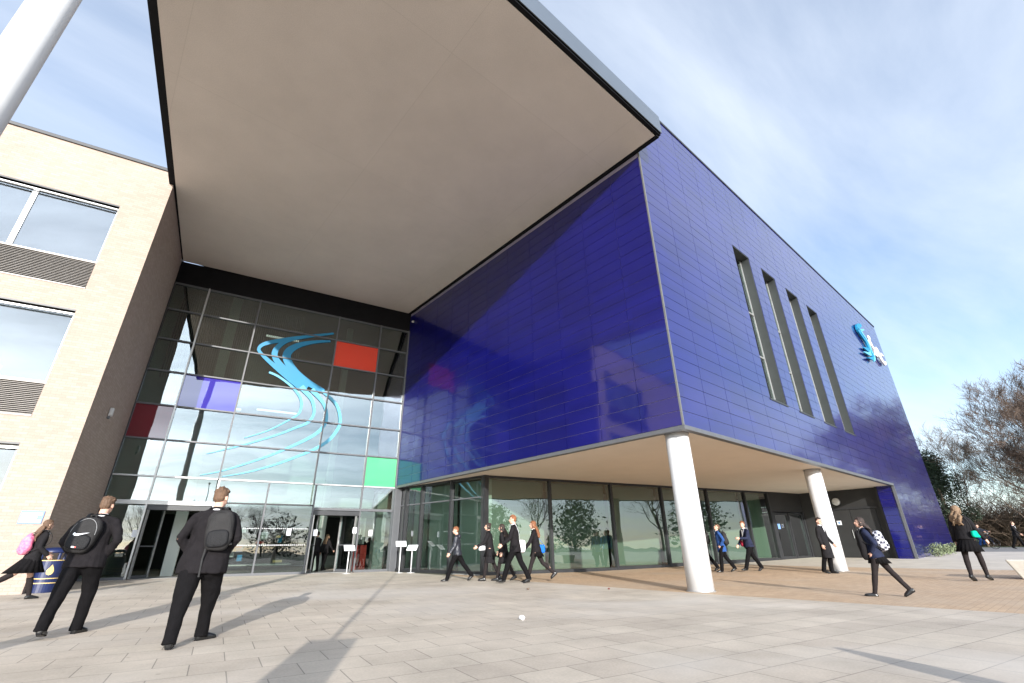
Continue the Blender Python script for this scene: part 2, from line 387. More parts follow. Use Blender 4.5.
# sliding / swing doors standing open
def open_door(s_h, ang, w, flip, label):
    h = gp(s_h, .14, -.02); r = root('glass_door', tuple(h), label, 'door', 'entrance doors standing open')
    ax = Matrix.Rotation(ang, 3, 'Z') @ (DV*flip); nx = Vector((-ax.y, ax.x, 0))
    def bx(n, a0, a1, z0, z1, d, m):
        mb = MB(); mb.box(h+ax*a0+nx*(-d/2)+Vector((0,0,z0)), ax*(a1-a0), nx*d, (0,0,z1-z0)); return mb.build(n, m, r, h)
    bx('stile', 0, .07, 0, 2.34, .05, M['frameL']); bx('stile', w-.07, w, 0, 2.34, .05, M['frameL'])
    bx('rail', .07, w-.07, 0, .09, .045, M['frame']); bx('rail', .07, w-.07, 2.25, 2.34, .045, M['frame']); bx('rail', .07, w-.07, 1.0, 1.04, .04, M['frame'])
    bx('pane', .07, w-.07, .09, 2.25, .012, M['gld'])
    mb = MB(); c = h+ax*(w-.12)+nx*.06
    mb.tube([c+Vector((0,0,.85)), c+Vector((0,0,1.35))], .015, 8); mb.build('handle', M['frameL'], r, h, smooth=True)
open_door(1.36, rad(62), .95, 1, 'glass entrance door folded inward at the left doorway')
open_door(6.98, rad(70), .92, 1, 'glass entrance door folded inward at the left side of the right doorway')
open_door(8.72, rad(-58), .95, -1, 'glass entrance door folded inward at the right side of the right doorway')
gpart('door_header', 1.33, 3.27, 2.36, 2.52, -.3, .02, M['dark']); gpart('door_header', 6.95, 8.8, 2.3, 2.47, -.3, .02, M['dark'])

# ------------------------------------------------------------------ ribbon logo on the glass
RIB = dict(
A=([(6.61,10.52),(5.76,10.21),(4.69,9.79),(3.87,9.42),(3.64,9.12),(3.82,8.86),(4.38,8.44),(5.08,7.99),(5.69,7.62)],[.09,.13,.2,.17,.13,.14,.2,.3,.36],'logo'),
B=([(5.8,10.22),(5.04,9.9),(4.54,9.59),(4.3,9.16),(4.36,8.8),(4.74,8.4),(5.36,7.93),(5.87,7.65)],[.05,.12,.2,.24,.24,.28,.34,.36],'logo'),
C=([(6.52,10.09),(5.8,9.89),(5.18,9.59),(4.83,9.22),(4.83,8.84),(5.21,8.33),(5.83,7.91),(6.58,7.59)],[.10,.16,.26,.34,.34,.34,.3,.2],'logo'),
D=([(4.23,8.11),(4.64,7.97),(5.24,7.6),(5.65,7.16),(5.76,6.77),(5.68,6.4),(5.3,6.06),(4.64,5.57),(3.85,5.18)],[.12,.12,.13,.15,.15,.12,.09,.07,.04],'logoL'),
E=([(5.6,7.66),(6.14,7.13),(6.32,6.54),(6.14,6.1),(5.7,5.82),(5.03,5.44),(3.93,4.93),(3.3,4.68),(2.7,4.45)],[.34,.2,.15,.16,.13,.11,.09,.07,.03],'logoL'),
F=([(6.06,7.6),(6.67,7.0),(6.89,6.31),(6.68,5.8),(6.25,5.4),(5.61,4.98),(4.72,4.47),(3.41,3.87),(2.66,3.64)],[.3,.18,.16,.18,.17,.14,.11,.08,.03],'logoL'),
G=([(6.5,7.6),(7.19,7.07),(7.47,6.38),(7.4,5.9),(7.1,5.4),(6.6,4.98),(5.93,4.6),(5.24,4.25),(4.26,3.86),(3.41,3.63)],[.16,.17,.17,.18,.18,.15,.13,.11,.08,.03],'logoL'))
def smooth_line(pts, ws, n=6):
    out = []
    P = [Vector(p) for p in pts]
    for i in range(len(P)-1):
        p0, p1, p2, p3 = P[max(i-1,0)], P[i], P[i+1], P[min(i+2,len(P)-1)]
        for k in range(n):
            t = k/n
            q = .5*((2*p1)+(p2-p0)*t+(2*p0-5*p1+4*p2-p3)*t*t+(-p0+3*p1-3*p2+p3)*t**3)
            out.append((q, ws[i]*(1-t)+ws[i+1]*t))
    out.append((P[-1], ws[-1])); return out
lg = root('glass_emblem', tuple(gp(5.3,3.6,-.08)), 'large cyan flowing ribbon S emblem on the entrance glass wall', 'emblem')
LO = lg.location.copy()
dd = .004
for k, (pts, ws, m) in RIB.items():
    sl = smooth_line([(a,b,0) for a,b in pts], ws); mb = MB(); vs = []
    for i, (q, w) in enumerate(sl):
        if m == 'logoL': w *= .78
        t = (sl[min(i+1,len(sl)-1)][0]-sl[max(i-1,0)][0]).normalized(); nn = Vector((-t.y,t.x,0))
        a, b = q+nn*w/2, q-nn*w/2; vs += [gp(a.x,a.y,dd), gp(b.x,b.y,dd)]
    n = len(sl); base = len(vs)
    vs += [v-NV*.003 for v in vs]
    fs = [(2*i,2*i+1,2*i+3,2*i+2) for i in range(n-1)] + [(base+2*i+2,base+2*i+3,base+2*i+1,base+2*i) for i in range(n-1)]
    mb.add(vs, fs); mb.build('ribbon', M[m], lg, LO); dd += .003

# ------------------------------------------------------------------ atrium interior
inn = root('atrium_interior', tuple(gp(5,.13,-6)), 'dim entrance hall seen through the tall glass wall', 'room')
IO = inn.location.copy()
def ipart(name, s0, s1, z0, z1, d0, d1, m):
    mb = MB(); gbox(mb, s0, s1, z0, z1, d0, d1); return mb.build(name, M[m], inn, IO)
ipart('hall_floor', .03, 13.5, .11, .13, -13, -.14, 'infloor')
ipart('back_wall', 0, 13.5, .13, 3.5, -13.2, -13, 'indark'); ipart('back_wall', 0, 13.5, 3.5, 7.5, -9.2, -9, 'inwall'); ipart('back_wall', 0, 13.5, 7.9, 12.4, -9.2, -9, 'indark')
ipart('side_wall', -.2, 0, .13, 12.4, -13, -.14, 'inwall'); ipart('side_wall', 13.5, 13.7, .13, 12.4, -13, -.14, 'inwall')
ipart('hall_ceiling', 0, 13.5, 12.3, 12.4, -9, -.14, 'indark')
ipart('gallery_floor', 0, 13.5, 3.0, 3.45, -13, -4.5, 'inwall'); ipart('gallery_floor', 0, 13.5, 7.5, 7.9, -9, -8.2, 'inwall')
mb = MB()
for k in range(60): gbox(mb, .1+k*.09, .13+k*.09, 8.0, 12.2, -2.6, -2.45)
mb.build('slatted_screen', M['frame'], inn, IO)
ipart('hall_column', 2.1, 2.5, .13, 12.3, -2.2, -1.8, 'inwall'); ipart('hall_column', 7.7, 8.0, .13, 12.3, -3.2, -2.9, 'inwall')
rl = random.Random(5)
for k in range(16):
    s = 3.4+rl.random()*3.3; z = .4+rl.random()*1.5; w = .12+rl.random()*.3
    ipart('shelf_box', s, s+w, z, z+.08+rl.random()*.25, -5.2-rl.random()*2, -5-rl.random(), rl.choice(['signwhite','gold','signblue','logo','inwall','redbox']))
ipart('shelf', 3.4, 7.0, .35, .4, -7.4, -5, 'inwall'); ipart('shelf', 3.4, 7.0, 1.2, 1.25, -7.4, -5, 'inwall')
ipart('vending_unit', 9.0, 9.55, .13, 1.15, -1.6, -1.1, 'redbox'); ipart('pillar', 9.75, 10.2, .13, 3.4, -1.3, -.7, 'inwall'); ipart('wall_board', 9.05, 9.5, 1.2, 2.3, -1.6, -1.5, 'inwall')
# hanging strip lamps inside
for s, z, d, L_ in [(1.9,7.05,-3,2.6),(4.1,7.0,-2.4,3.0),(7.4,5.55,-4,1.2),(3.8,11.0,-3,2.6)]:
    mb = MB(); gbox(mb, s, s+L_*.6, z, z+.07, d-.1, d)
    o = mb.build('strip_lamp', mat('lit strip lamp', (1,.98,.92), .5, 0, 1, emis=.9), inn, IO)

# ------------------------------------------------------------------ brick building (left)
CN = Vector((-.703,16.92,0)); EV = Vector((.181,.983,0)).normalized()
bb = root('brick_building', (CN.x,CN.y,.08), 'cream brick three storey block with ribbon windows and dark coping', 'building')
BO = bb.location.copy()
def fp(s, z, d=0): p = CN + DV*s + NV*d; return Vector((p.x,p.y,z))
def fbox(mb, s0, s1, z0, z1, d0, d1): mb.box(fp(s0,z0,d0), DV*(s1-s0), NV*(d1-d0), (0,0,z1-z0))
T = .32
holes = [(-7.1,-1.1,8.07,11.11),(-7.1,-1.1,4.23,7.33),(-7.1,-1.1,.5,3.5)]
mb = MB(); W0 = -22
fbox(mb, W0, 0, -.1, .5, -T, 0)
zs = [.5,3.5,4.23,7.33,8.07,11.11,13.0]
for a, b in zip(zs[:-1], zs[1:]):
    if any(abs(h[2]-a) < .01 for h in holes): fbox(mb, -1.1, 0, a, b, -T, 0); fbox(mb, W0, -7.1, a, b, -T, 0)
    else: fbox(mb, W0, 0, a, b, -T, 0)
# side wall towards the glass
c = CN - NV*T
mb.box(fp(0,-.1,-T) - DV*T, DV*T, EV*5.35, (0,0,13.1))
mb.build('wall', M['brickL'], bb, BO)
mb = MB(); fbox(mb, W0, .04, 13.0, 13.12, -T-.05, .05); mb.build('coping', M['dark'], bb, BO, bevel=.01)
mb = MB(); fbox(mb, W0, -.35, .0, 12.9, -9, -8.8); mb.build('inner_wall', M['inwall'], bb, BO)
mb = MB(); fbox(mb, W0, -.35, 12.8, 12.95, -8.8, -T-.01); mb.build('roof', M['dark'], bb, BO)
for (s0, s1, z0, z1), kind in zip(holes, ('glass','blind','glass')):
    w = MB(); zt = z0+.93
    if kind == 'glass' and z0 < 1: zt = z0+.1
    for a, b in [(s0,s0+.05),(s1-.05,s1)] + ([(x-.06,x+.06) for x in (-3.1,-5.1)]): fbox(w, a, b, zt, z1, -.2, -.13)
    fbox(w, s0+.05, s1-.05, z1-.07, z1, -.201, -.129); fbox(w, s0+.05, s1-.05, zt, zt+.07, -.201, -.129); fbox(w, s0, s1, z1-.11, z1-.07, -.06, -.02)
    win = w.build('window', M['frameL'], bb, BO)
    g = MB(); fbox(g, s0+.05, s1-.05, zt+.07, z1-.07, -.175, -.16); g.build('pane', M['glw'], win, (0,0,0)).location = -Vector(BO)
    if kind == 'blind':
        g = MB(); fbox(g, s0+.06, s1-.06, zt+.08, z1-.08, -.24, -.23); q = g.build('blind', M['glarewhite'], win); q.location = -Vector(BO)  # white sheet standing for the sun's reflection in this window
    if zt-z0 > .5:
        l = MB(); n = 17
        for k in range(n):
            z = z0+.06+k*(zt-z0-.08)/n
            l.box(fp(s0+.02,z,-.05), DV*(s1-s0-.04), -NV*.07+Vector((0,0,.035)), (0,0,.008))
        fbox(l, s0, s1, z0, z0+.04, -.15, .02); fbox(l, s0, s1, zt-.03, zt, -.13, -.02)
        l.build('louvre', M['louvre'], bb, BO)
        g = MB(); fbox(g, s0+.01, s1-.01, z0+.04, zt-.03, -.2, -.17); g.build('louvre_backing', M['dark'], bb, BO)
    s_ = MB(); fbox(s_, s0, s1, z1, z1+.05, -T+.02, .006); s_.build('lintel', M['dark'], bb, BO)
# small wall lamp
wl = root('wall_lamp', tuple(CN+EV*2.05+Vector((0,0,4.78))), 'small white wall lamp on the shaded brick side wall', 'wall lamp')
WO = wl.location.copy(); sn = Vector((DV.x,DV.y,0))
mb = MB(); mb.box(WO+EV*(-.05)+sn*.005, EV*.1, sn*.06, (0,0,.08)); mb.build('bracket', M['frame'], wl, WO)
mb = MB(); mb.box(WO+EV*(-.07)+sn*.01+Vector((0,0,.08)), EV*.14, sn*.1, (0,0,.26)); mb.build('lamp_cover', M['lampw'], wl, WO, bevel=.02)
# wall sign, low on the sunlit brick
sg = root('wall_sign', tuple(fp(-.33,1.62,.01)), 'small pale blue notice board on cream brick above the girl with the pink bag', 'sign')
SO = sg.location.copy()
mb = MB(); fbox(mb, -.56, -.12, 1.62, 1.92, .002, .02); mb.build('board', M['signpale'], sg, SO, bevel=.004)
rs = random.Random(2)
for k in range(6):
    mb = MB(); z = 1.65+k*.042; fbox(mb, -.54, -.54+.3+rs.random()*.1, z, z+.022, .02, .022); mb.build('text_line', M['signwhite'], sg, SO)

# ------------------------------------------------------------------ canopy
cn = root('canopy', (4.0,12.0,12.5), 'huge flat entrance canopy with cream soffit and grey metal fascia', 'canopy')
KO = cn.location.copy()
c0 = (-2.93,4.85); c1 = (10.36,4.85); c2 = (10.36,20.22); c3 = (.25,22.1)
def inset(p, dx, dy): return (p[0]+dx, p[1]+dy)
mb = MB(); q = [(-2.78,4.95),(10.24,4.95),(10.24,20.2),(.30,22.04)]
mb.prism([(x,y,12.5) for x, y in q], (0,0,.1)); mb.build('soffit', M['soffit'], cn, KO)
mb = MB(); mb.prism([(x,y,12.53) for x, y in [(-3.02,4.83),(10.40,4.83),(10.40,22),(.10,22)]], (0,0,.105)); mb.build('edge_strip', M['black'], cn, KO)
mb = MB()   # fascia ring: front + left
mb.prism([(-3.0,4.80,12.64),(10.46,4.80,12.64),(10.46,4.95,12.64),(-3.0,4.95,12.64)], (0,0,.72))
mb.prism([(-3.0,4.951,12.64),(-2.85,4.951,12.64),(.30,22.0,12.64),(.14,22.0,12.64)], (0,0,.80))
mb.prism([(10.31,4.951,12.64),(10.46,4.951,12.64),(10.46,5.6,12.64),(10.31,5.6,12.64)], (0,0,.80))
mb.build('fascia', M['fascia'], cn, KO, bevel=.01)
mb = MB(); mb.prism([(-2.8,5,13.3),(10.3,5,13.3),(10.3,21,13.3),(.3,23,13.3)], (0,0,.08)); mb.build('roof', M['dark'], cn, KO)
mb = MB(); mb.prism([(-2.95,4.83,12.56),(10.40,4.83,12.56),(10.40,4.88,12.56),(-2.95,4.88,12.56)], (0,0,.08))
mb.prism([(10.26,4.89,12.47),(10.385,4.89,12.47),(10.385,20.2,12.47),(10.26,20.2,12.47)], (0,0,.059))
mb.build('drip_edge', M['black'], cn, KO)

def column(x, y, r, z1, label, cap=True):
    z0 = zg(x,y); r0 = root('column', (x,y,z0), label, 'column', None)
    o = Vector((x,y,z0)); mb = MB()
    mb.tube([(x,y,z0-.05),(x,y,z1)], r, 48); s = mb.build('shaft', M['white_metal'], r0, o, smooth=True)
    for p in s.data.polygons:
        if len(p.vertices) > 4: p.use_smooth = False
    mb = MB(); mb.tube([(x,y,z0),(x,y,z0+.02)], r+.03, 40); mb.build('base_collar', M['frameL'], r0, o)
    if cap: mb = MB(); mb.tube([(x,y,z1-.05),(x,y,z1-.001)], r+.015, 40); mb.build('head_collar', M['trim'], r0, o)
column(-1.8, 5.79, .175, 12.5, 'slim tall white column carrying the front corner of the big canopy')
column(10.83, 6.13, .285, 3.58, 'thick white column under the near corner of the blue block')
column(20.5, 6.25, .285, 3.58, 'thick white column beside the boy in the long black coat')

# ------------------------------------------------------------------ blue block
X0, Y0, Z0, ZT, XE = 10.4, 5.66, 3.6, 15.2, 39.5
bl = root('blue_block', (24,12,.2), 'large block clad in glossy deep blue panels raised over a glazed ground floor', 'building')
LBO = bl.location.copy()
mb = MB(); mb.abox(X0+.05, XE-.05, Y0+.62, 40, Z0+.06, ZT-.05)
mb.build('core', M['dark'], bl, LBO)
# backing walls behind panels on the street side, around the window recesses
WINS = [(16.35,17.8),(18.93,20.34),(21.5,22.9),(24.02,25.46)]
WZ0, WZ1 = 5.4, 11.68
xs = [X0+.05]; 
for a, b in WINS: xs += [a, b]
xs.append(XE-.05)
mb = MB()
mb.abox(X0+.05, XE-.05, Y0+.03, Y0+.619, Z0+.06, WZ0); mb.abox(X0+.05, XE-.05, Y0+.03, Y0+.619, WZ1, ZT-.05)
for i in range(0, len(xs), 2): mb.abox(xs[i], xs[i+1], Y0+.03, Y0+.619, WZ0, WZ1)
mb.abox(29.97, XE-.05, Y0+.03, 12, -.1, Z0+.06); mb.abox(29.47, 29.97, Y0+.03, 6.32, -.1, Z0+.06)
mb.build('backing_wall', M['seam'], bl, LBO)
PH = .3625; PW = 1.34
def rects(u0, u1, v0, v1, cut):
    out = [(u0,u1,v0,v1)]
    for a, b, c, d in cut:
        nx = []
        for (p, q, r, s) in out:
            if a >= q or b <= p or c >= s or d <= r: nx.append((p,q,r,s)); continue
            if p < a: nx.append((p,a,r,s))
            if q > b: nx.append((b,q,r,s))
            P, Q = max(p,a), min(q,b)
            if r < c: nx.append((P,Q,r,c))
            if s > d: nx.append((P,Q,d,s))
        out = nx
    return [t for t in out if t[1]-t[0] > .02 and t[3]-t[2] > .02]
rp = random.Random(11)
def cladding(name, o, u, n, U0, U1, V0, V1, cut, us=None, lab=None):
    """o: origin, u: horizontal direction, n: outward normal"""
    o, u, n = Vector(o), Vector(u), Vector(n); mb = MB()
    cols = us
    nv = int(round((V1-V0)/PH))
    for i in range(len(cols)-1):
        for j in range(nv):
            for (a,b,c,d) in rects(cols[i]+.006, cols[i+1]-.006, V0+j*PH+.006, min(V1, V0+(j+1)*PH)-.006, cut):
                t1, t2 = rp.gauss(0,.0011), rp.gauss(0,.0006)
                P = [o+u*a+Vector((0,0,c))+n*(.02-t1-t2), o+u*b+Vector((0,0,c))+n*(.02+t1-t2), o+u*b+Vector((0,0,d))+n*(.02+t1+t2), o+u*a+Vector((0,0,d))+n*(.02-t1+t2)]
                B = [p-n*.03 for p in P]
                fs = [(0,1,2,3),(0,4,5,1),(1,5,6,2),(2,6,7,3),(3,7,4,0)]
                if (P[1]-P[0]).cross(P[3]-P[0]).dot(n) < 0: fs = [f[::-1] for f in fs]
                mb.add(P+B, fs)
        if i:
            for (a,b,c,d) in rects(cols[i]-.0055, cols[i]+.0055, V0, V1, cut): seamb.box(o+u*a+Vector((0,0,c))-n*.02, u*(b-a), n*.036, (0,0,d-c))
        # dark horizontal joint shadow-gap strips
    for j in range(nv+1):
        mb2 = joint
        z = V0+j*PH
        for (a,b,c,d) in rects(cols[0], cols[-1], z-.008, z+.008, cut):
            mb2.box(o+u*a+Vector((0,0,c))+n*-.026, u*(b-a), n*.012, (0,0,d-c))
    return mb.build(name, M['blue'], bl, LBO)
joint = MB(); seamb = MB()
ucs = [0]+[1.30+PW*k for k in range(40)]; 
colsC = [c for c in ucs if c < XE-X0-.4]+[XE-X0]
cutC = [(a-X0-.0,b-X0+.0,WZ0-.0,WZ1+.0) for a,b in WINS] + [(-1, 29.42-X0, -1, Z0)]
cladding('cladding', (X0,Y0,0), (1,0,0), (0,-1,0), 0, 0, Z0+.02, ZT, cutC, colsC)
colsL = [29.44-X0, 30.6-X0]+[c for c in colsC if c > 31-X0]
cladding('cladding', (X0,Y0,0), (1,0,0), (0,-1,0), 0, 0, Z0+.02-PH*10, Z0+.02, [], colsL)
ycs = [0]+[1.17+1.33*k for k in range(10)]+[14.62]
cladding('cladding', (X0,Y0,0), (0,1,0), (-1,0,0), 0, 0, Z0+.02, 12.46, [], ycs)
cladding('cladding', (29.42,Y0,0), (0,1,0), (-1,0,0), 0, 0, Z0+.02-PH*10, Z0+.02, [], [0,.69])
cladding('cladding', (XE,Y0,0), (0,1,0), (1,0,0), 0, 0, Z0+.02-PH*10, ZT, [], [0,1.3,2.6,3.9,5.2,6.5,7.8,9.1,10.4,11.7])
joint.build('joint_gap', M['black'], bl, LBO); seamb.build('joint_strip', M['seam'], bl, LBO)
mb = MB(); mb.abox(X0+.0, X0+.05, Y0+.03, 20.28, Z0+.06, ZT-.05); mb.build('backing_wall', M['seam'], bl, LBO)
# trims
mb = MB(); mb.abox(X0-.024, X0+.02, Y0-.024, Y0+.02, Z0, ZT); mb.build('corner_trim', M['trim'], bl, LBO)
mb = MB(); mb.abox(X0-.06, 29.4, Y0-.06, Y0+.1, Z0-.1, Z0+.01); mb.abox(X0-.06, X0+.1, Y0+.101, 20.25, Z0-.1, Z0+.01)
mb.build('bottom_trim', M['frame'], bl, LBO, bevel=.008)
mb = MB(); mb.abox(29.36, 29.46, Y0-.05, Y0+.06, 0, Z0+.03); mb.build('corner_trim', M['frame'], bl, LBO)
mb = MB(); mb.abox(X0-.05, XE+.06, Y0-.05, Y0+.25, ZT, ZT+.1); mb.abox(XE-.2, XE+.06, Y0+.251, 30, ZT, ZT+.1); mb.build('coping', M['dark'], bl, LBO, bevel=.01)
mb = MB(); mb.abox(X0+.101, 29.81, Y0+.101, 20.2, Z0-.06, Z0+.055); mb.build('soffit', M['soffit2'], bl, LBO)
# recessed slot windows
for a, b in WINS:
    w = MB(); fr = .04
    w.abox(a, a+fr, Y0-.005, Y0+.6, WZ0+fr, WZ1-fr); w.abox(b-fr, b, Y0-.005, Y0+.6, WZ0+fr, WZ1-fr); w.abox(a, b, Y0-.006, Y0+.6, WZ1-fr, WZ1); w.abox(a-.03, b+.03, Y0-.04, Y0+.6, WZ0-.02, WZ0+fr)
    win = w.build('window', M['reveal'], bl, LBO)
    f = MB()
    for z in (7.29, 9.13): f.abox(a+fr, b-fr, Y0+.30, Y0+.36, z-.03, z+.03)
    for x in (a+fr, (a+b)/2-.025+.1, b-fr-.05): f.abox(x, x+.05, Y0+.299, Y0+.361, WZ0+fr, WZ1-fr)
    q = f.build('frame', M['frameL'], win); q.location = -Vector(LBO)
    g = MB(); g.abox(a+fr, b-fr, Y0+.32, Y0+.335, WZ0+fr, WZ1-fr); q = g.build('pane', M['glb'], win); q.location = -Vector(LBO)
    g = MB(); g.abox(a+fr, b-fr, Y0+.5, Y0+.52, WZ0+fr, WZ1-fr); q = g.build('window_backing', M['dark'], win); q.location = -Vector(LBO)

# ------------------------------------------------------------------ sign on the blue wall
sgn = root('wall_emblem', (35.3,Y0-.1,11.1), 'blue ribbon and white figure emblem mounted high on the blue wall', 'emblem')
EO = sgn.location.copy(); sgn.scale = (.86,1,.86)
def xz_rib(pts, ws, m, name, y0, th):
    sl = smooth_line([(a,b,0) for a,b in pts], ws, 5); mb = MB(); vs = []
    for i, (q, w) in enumerate(sl):
        t = (sl[min(i+1,len(sl)-1)][0]-sl[max(i-1,0)][0]).normalized(); nn = Vector((-t.y,t.x,0))
        a, b = q+nn*w/2, q-nn*w/2
        for yy in (y0, y0+th): vs += [(a.x,yy,a.y),(b.x,yy,b.y)]
    n = len(sl); fs = []
    for i in range(n-1):
        k = 4*i; fs += [(k,k+1,k+5,k+4),(k+2,k+6,k+7,k+3),(k,k+4,k+6,k+2),(k+1,k+3,k+7,k+5)]
    fs += [(0,2,3,1),(4*n-4,4*n-3,4*n-1,4*n-2)]
    mb.add(vs, fs); return mb.build(name, M[m], sgn, EO)
yb = Y0-.16
xz_rib([(34.5,14.25),(33.5,13.85),(32.85,13.45),(33.2,13.2),(34.1,12.85),(34.45,12.4),(34.4,11.9)],[.15,.4,.45,.4,.4,.5,.45],'logo','ribbon',yb,.1)
xz_rib([(34.7,13.9),(33.8,13.6),(33.5,13.4),(34.2,13.1),(34.7,12.6),(34.7,12.1)],[.08,.18,.25,.25,.3,.3],'logoL','ribbon',yb-.03,.07)
for k, (a, b) in enumerate([((33.6,12.0),(32.6,11.9)),((33.8,11.7),(32.2,11.45)),((34.3,11.5),(32.8,11.15)),((34.8,11.7),(34.1,11.2))]):
    xz_rib([(34.5,12.1),a,b],[.4,.28,.06],'logoL' if k % 2 else 'logo','ribbon',yb-.02*k,.08)
xz_rib([(35.5,13.35),(35.75,13.0),(36.1,12.7),(36.5,12.4)],[.3,.42,.3,.35],'logoW','figure',yb,.1)
xz_rib([(36.4,12.7),(36.9,12.95),(37.4,12.8)],[.3,.3,.12],'logoW','figure',yb-.02,.1)
xz_rib([(35.4,12.1),(36.0,12.2),(36.6,12.5),(37.2,12.2),(37.9,12.0),(38.5,12.25)],[.12,.25,.5,.45,.35,.12],'logoW','figure',yb-.04,.1)
xz_rib([(37.2,12.4),(37.7,12.7),(38.3,12.7)],[.3,.22,.08],'logoW','figure',yb-.06,.1)
mb = MB(); mb.ell((35.55,yb+.02,13.5), (.2,.08,.2)); mb.build('figure', M['logoW'], sgn, EO, smooth=True)
for x, z in [(33.6,13.4),(34.5,12.2),(36.3,12.5),(37.8,12.2)]:
    mb = MB(); mb.tube([(x,yb+.08,z),(x,Y0+.0,z)], .03, 8); mb.build('standoff', M['frame'], sgn, EO)

# ------------------------------------------------------------------ ground floor glazing under the block
FO = Vector((11.27,14.73,0)); RC = Vector((29.8,10.1,0)); JR = Vector((10.5,20.2,0))
gg_ = root('ground_floor_glazing', (18,13.5,.1), 'full height ground floor glazing with pale green blinds behind dark mullions', 'glass wall')
GO = gg_.location.copy()
def run(A, B, cuts, zt, pane_m, blind, tr=None, bmat='blind'):
    d = (B-A); L = d.length; d.normalize(); n = Vector((d.y,-d.x,0))
    if n.y > 0 and abs(d.x) > .5: n = -n
    if abs(d.x) <= .5 and n.x > 0: n = -n
    def P(t, z, o): p = A+d*t+n*o; return Vector((p.x,p.y,z))
    cuts = sorted(cuts)
    zb = [zg(*(A+d*t).xy) for t in cuts]
    for i, t in enumerate(cuts):
        mb = MB(); w = .05 if 0 < i < len(cuts)-1 else .06
        mb.box(P(t-w,zb[i]-.05,-.12), d*2*w, n*.2, (0,0,zt-zb[i]+.05)); mb.build('mullion', M['dark'], gg_, GO)
    for i in range(len(cuts)-1):
        a, b = cuts[i]+.05, cuts[i+1]-.05; z0 = max(zb[i], zb[i+1])
        mb = MB(); mb.box(P(a,z0-.1,-.1), d*(b-a), n*.16, (0,0,.2)); mb.build('sill', M['dark'], gg_, GO)
        mb = MB(); mb.box(P(a,zt-.08,-.1), d*(b-a), n*.16, (0,0,.08)); mb.build('head', M['dark'], gg_, GO)
        if tr:
            mb = MB(); mb.box(P(a,tr-.025,-.1), d*(b-a), n*.13, (0,0,.05)); mb.build('transom', M['frame'], gg_, GO)
        mb = MB(); k1, k2 = rr.uniform(-.004,.004), rr.uniform(-.004,.004)
        mb.add([P(a,z0+.1,k1),P(b,z0+.1,k2),P(b,zt-.08,-k1),P(a,zt-.08,-k2)], [(0,1,2,3)]); mb.build('pane', pane_m, gg_, GO)
        if blind:
            mb = MB(); mb.box(P(a+.02,z0+.1,-.42), d*(b-a-.04-blind), n*.01, (0,0,zt-z0-.2)); mb.build('blind', M[bmat], gg_, GO)
    return P
LEN = (RC-FO).length
cut = [0,2.93,6.05,8.95,11.9,14.6,16.4]
P1 = run(FO, RC, cut, 3.54, M['glr'], .01)
run(Vector((10.62,20.1,0)), FO, [0,.5,1.62,3.55,5.5], 3.54, M['glr'], .01, 2.75, 'blind_bright')
# post between the two glass walls
pst = MB(); pst.abox(10.30, 10.62, 20.0, 20.3, .05, 3.49); pst.build('corner_post', M['frame'], gg_, GO, bevel=.01)
# room behind
mb = MB(); mb.box(P1(.6,.1,-3.6), (RC-FO).normalized()*19, Vector((0,.02,0)), (0,0,3.4)); mb.build('inner_wall', M['inwall'], gg_, GO)
mb = MB(); mb.abox(11.0, 29, 14.8, 22, .02, .1); 
mb.build('inner_floor', M['infloor'], gg_, GO)
# last bay: louvred doors between glazing and dark wall
dw = (RC-FO).normalized(); dn = Vector((dw.y,-dw.x,0)); 
dt = root('panelled_door', tuple(FO+dw*16.5+Vector((0,0,.25))), 'dark glass double door at the right end of the ground floor glazing', 'door')
DO = dt.location.copy()
def dbox(name, t0, t1, z0, z1, o0, o1, m, par=dt):
    mb = MB(); p = FO+dw*t0+dn*o0; mb.box((p.x,p.y,z0), dw*(t1-t0), dn*(o1-o0), (0,0,z1-z0)); return mb.build(name, m, par, DO)
dbox('frame', 16.46, LEN-.02, 2.55, 3.54, -.05, .05, M['darkwall']); dbox('frame', 16.46, 16.54, .2, 2.55, -.05, .07, M['dark']); dbox('frame', LEN-.12, LEN-.02, .2, 2.55, -.05, .07, M['dark'])
for a, b in [(16.56,17.7),(17.74,LEN-.14)]:
    dbox('leaf', a, a+.1, .22, 2.5, -.03, .04, M['dark']); dbox('leaf', b-.1, b, .22, 2.5, -.03, .04, M['dark']); dbox('leaf', a+.1, b-.1, 2.4, 2.5, -.03, .04, M['dark']); dbox('leaf', a+.1, b-.1, .22, .4, -.03, .04, M['dark'])
    dbox('door_pane', a+.1, b-.1, .4, 2.4, -.01, .01, M['glr'])
dbox('notice', 16.75, 16.95, 1.7, 1.95, .011, .014, M['signblue'])
dbox('door_backing', 16.5, LEN-.05, .2, 2.5, -.6, -.55, M['darkwall'])
# dark wall facing left, x ~ 29.8
dk = root('charcoal_wall', (29.9,8.2,.2), 'charcoal end wall with double doors beneath the blue block', 'wall')
DK = dk.location.copy()
mb = MB(); mb.abox(29.8, 29.95, 6.33, 10.15, 0, 3.539); mb.abox(29.46, 29.8, 6.33, 6.45, 0, 3.539); mb.build('wall_panel', M['darkwall'], dk, DK)
for k, (a, b) in enumerate([(6.75,7.85),(7.87,8.97)]):
    mb = MB(); mb.abox(29.76, 29.8, a, b, .33, 2.55); d_ = mb.build('door', M['darkwall'], dk, DK, bevel=.005)
    mb = MB(); yy = 7.75 if k == 0 else 7.97; mb.tube([(29.73,yy,1.2),(29.73,yy,1.6)], .015, 8); h_ = mb.build('handle', M['frameL'], d_, (0,0,0)); h_.location = -DK
mb = MB(); mb.abox(29.74, 29.8, 6.65, 9.07, 2.57, 2.66); mb.build('door_hood', M['dark'], dk, DK)
lm = root('disc_lamp', (29.76,8.35,2.98), 'round white bulkhead lamp above the charcoal double doors', 'wall lamp')
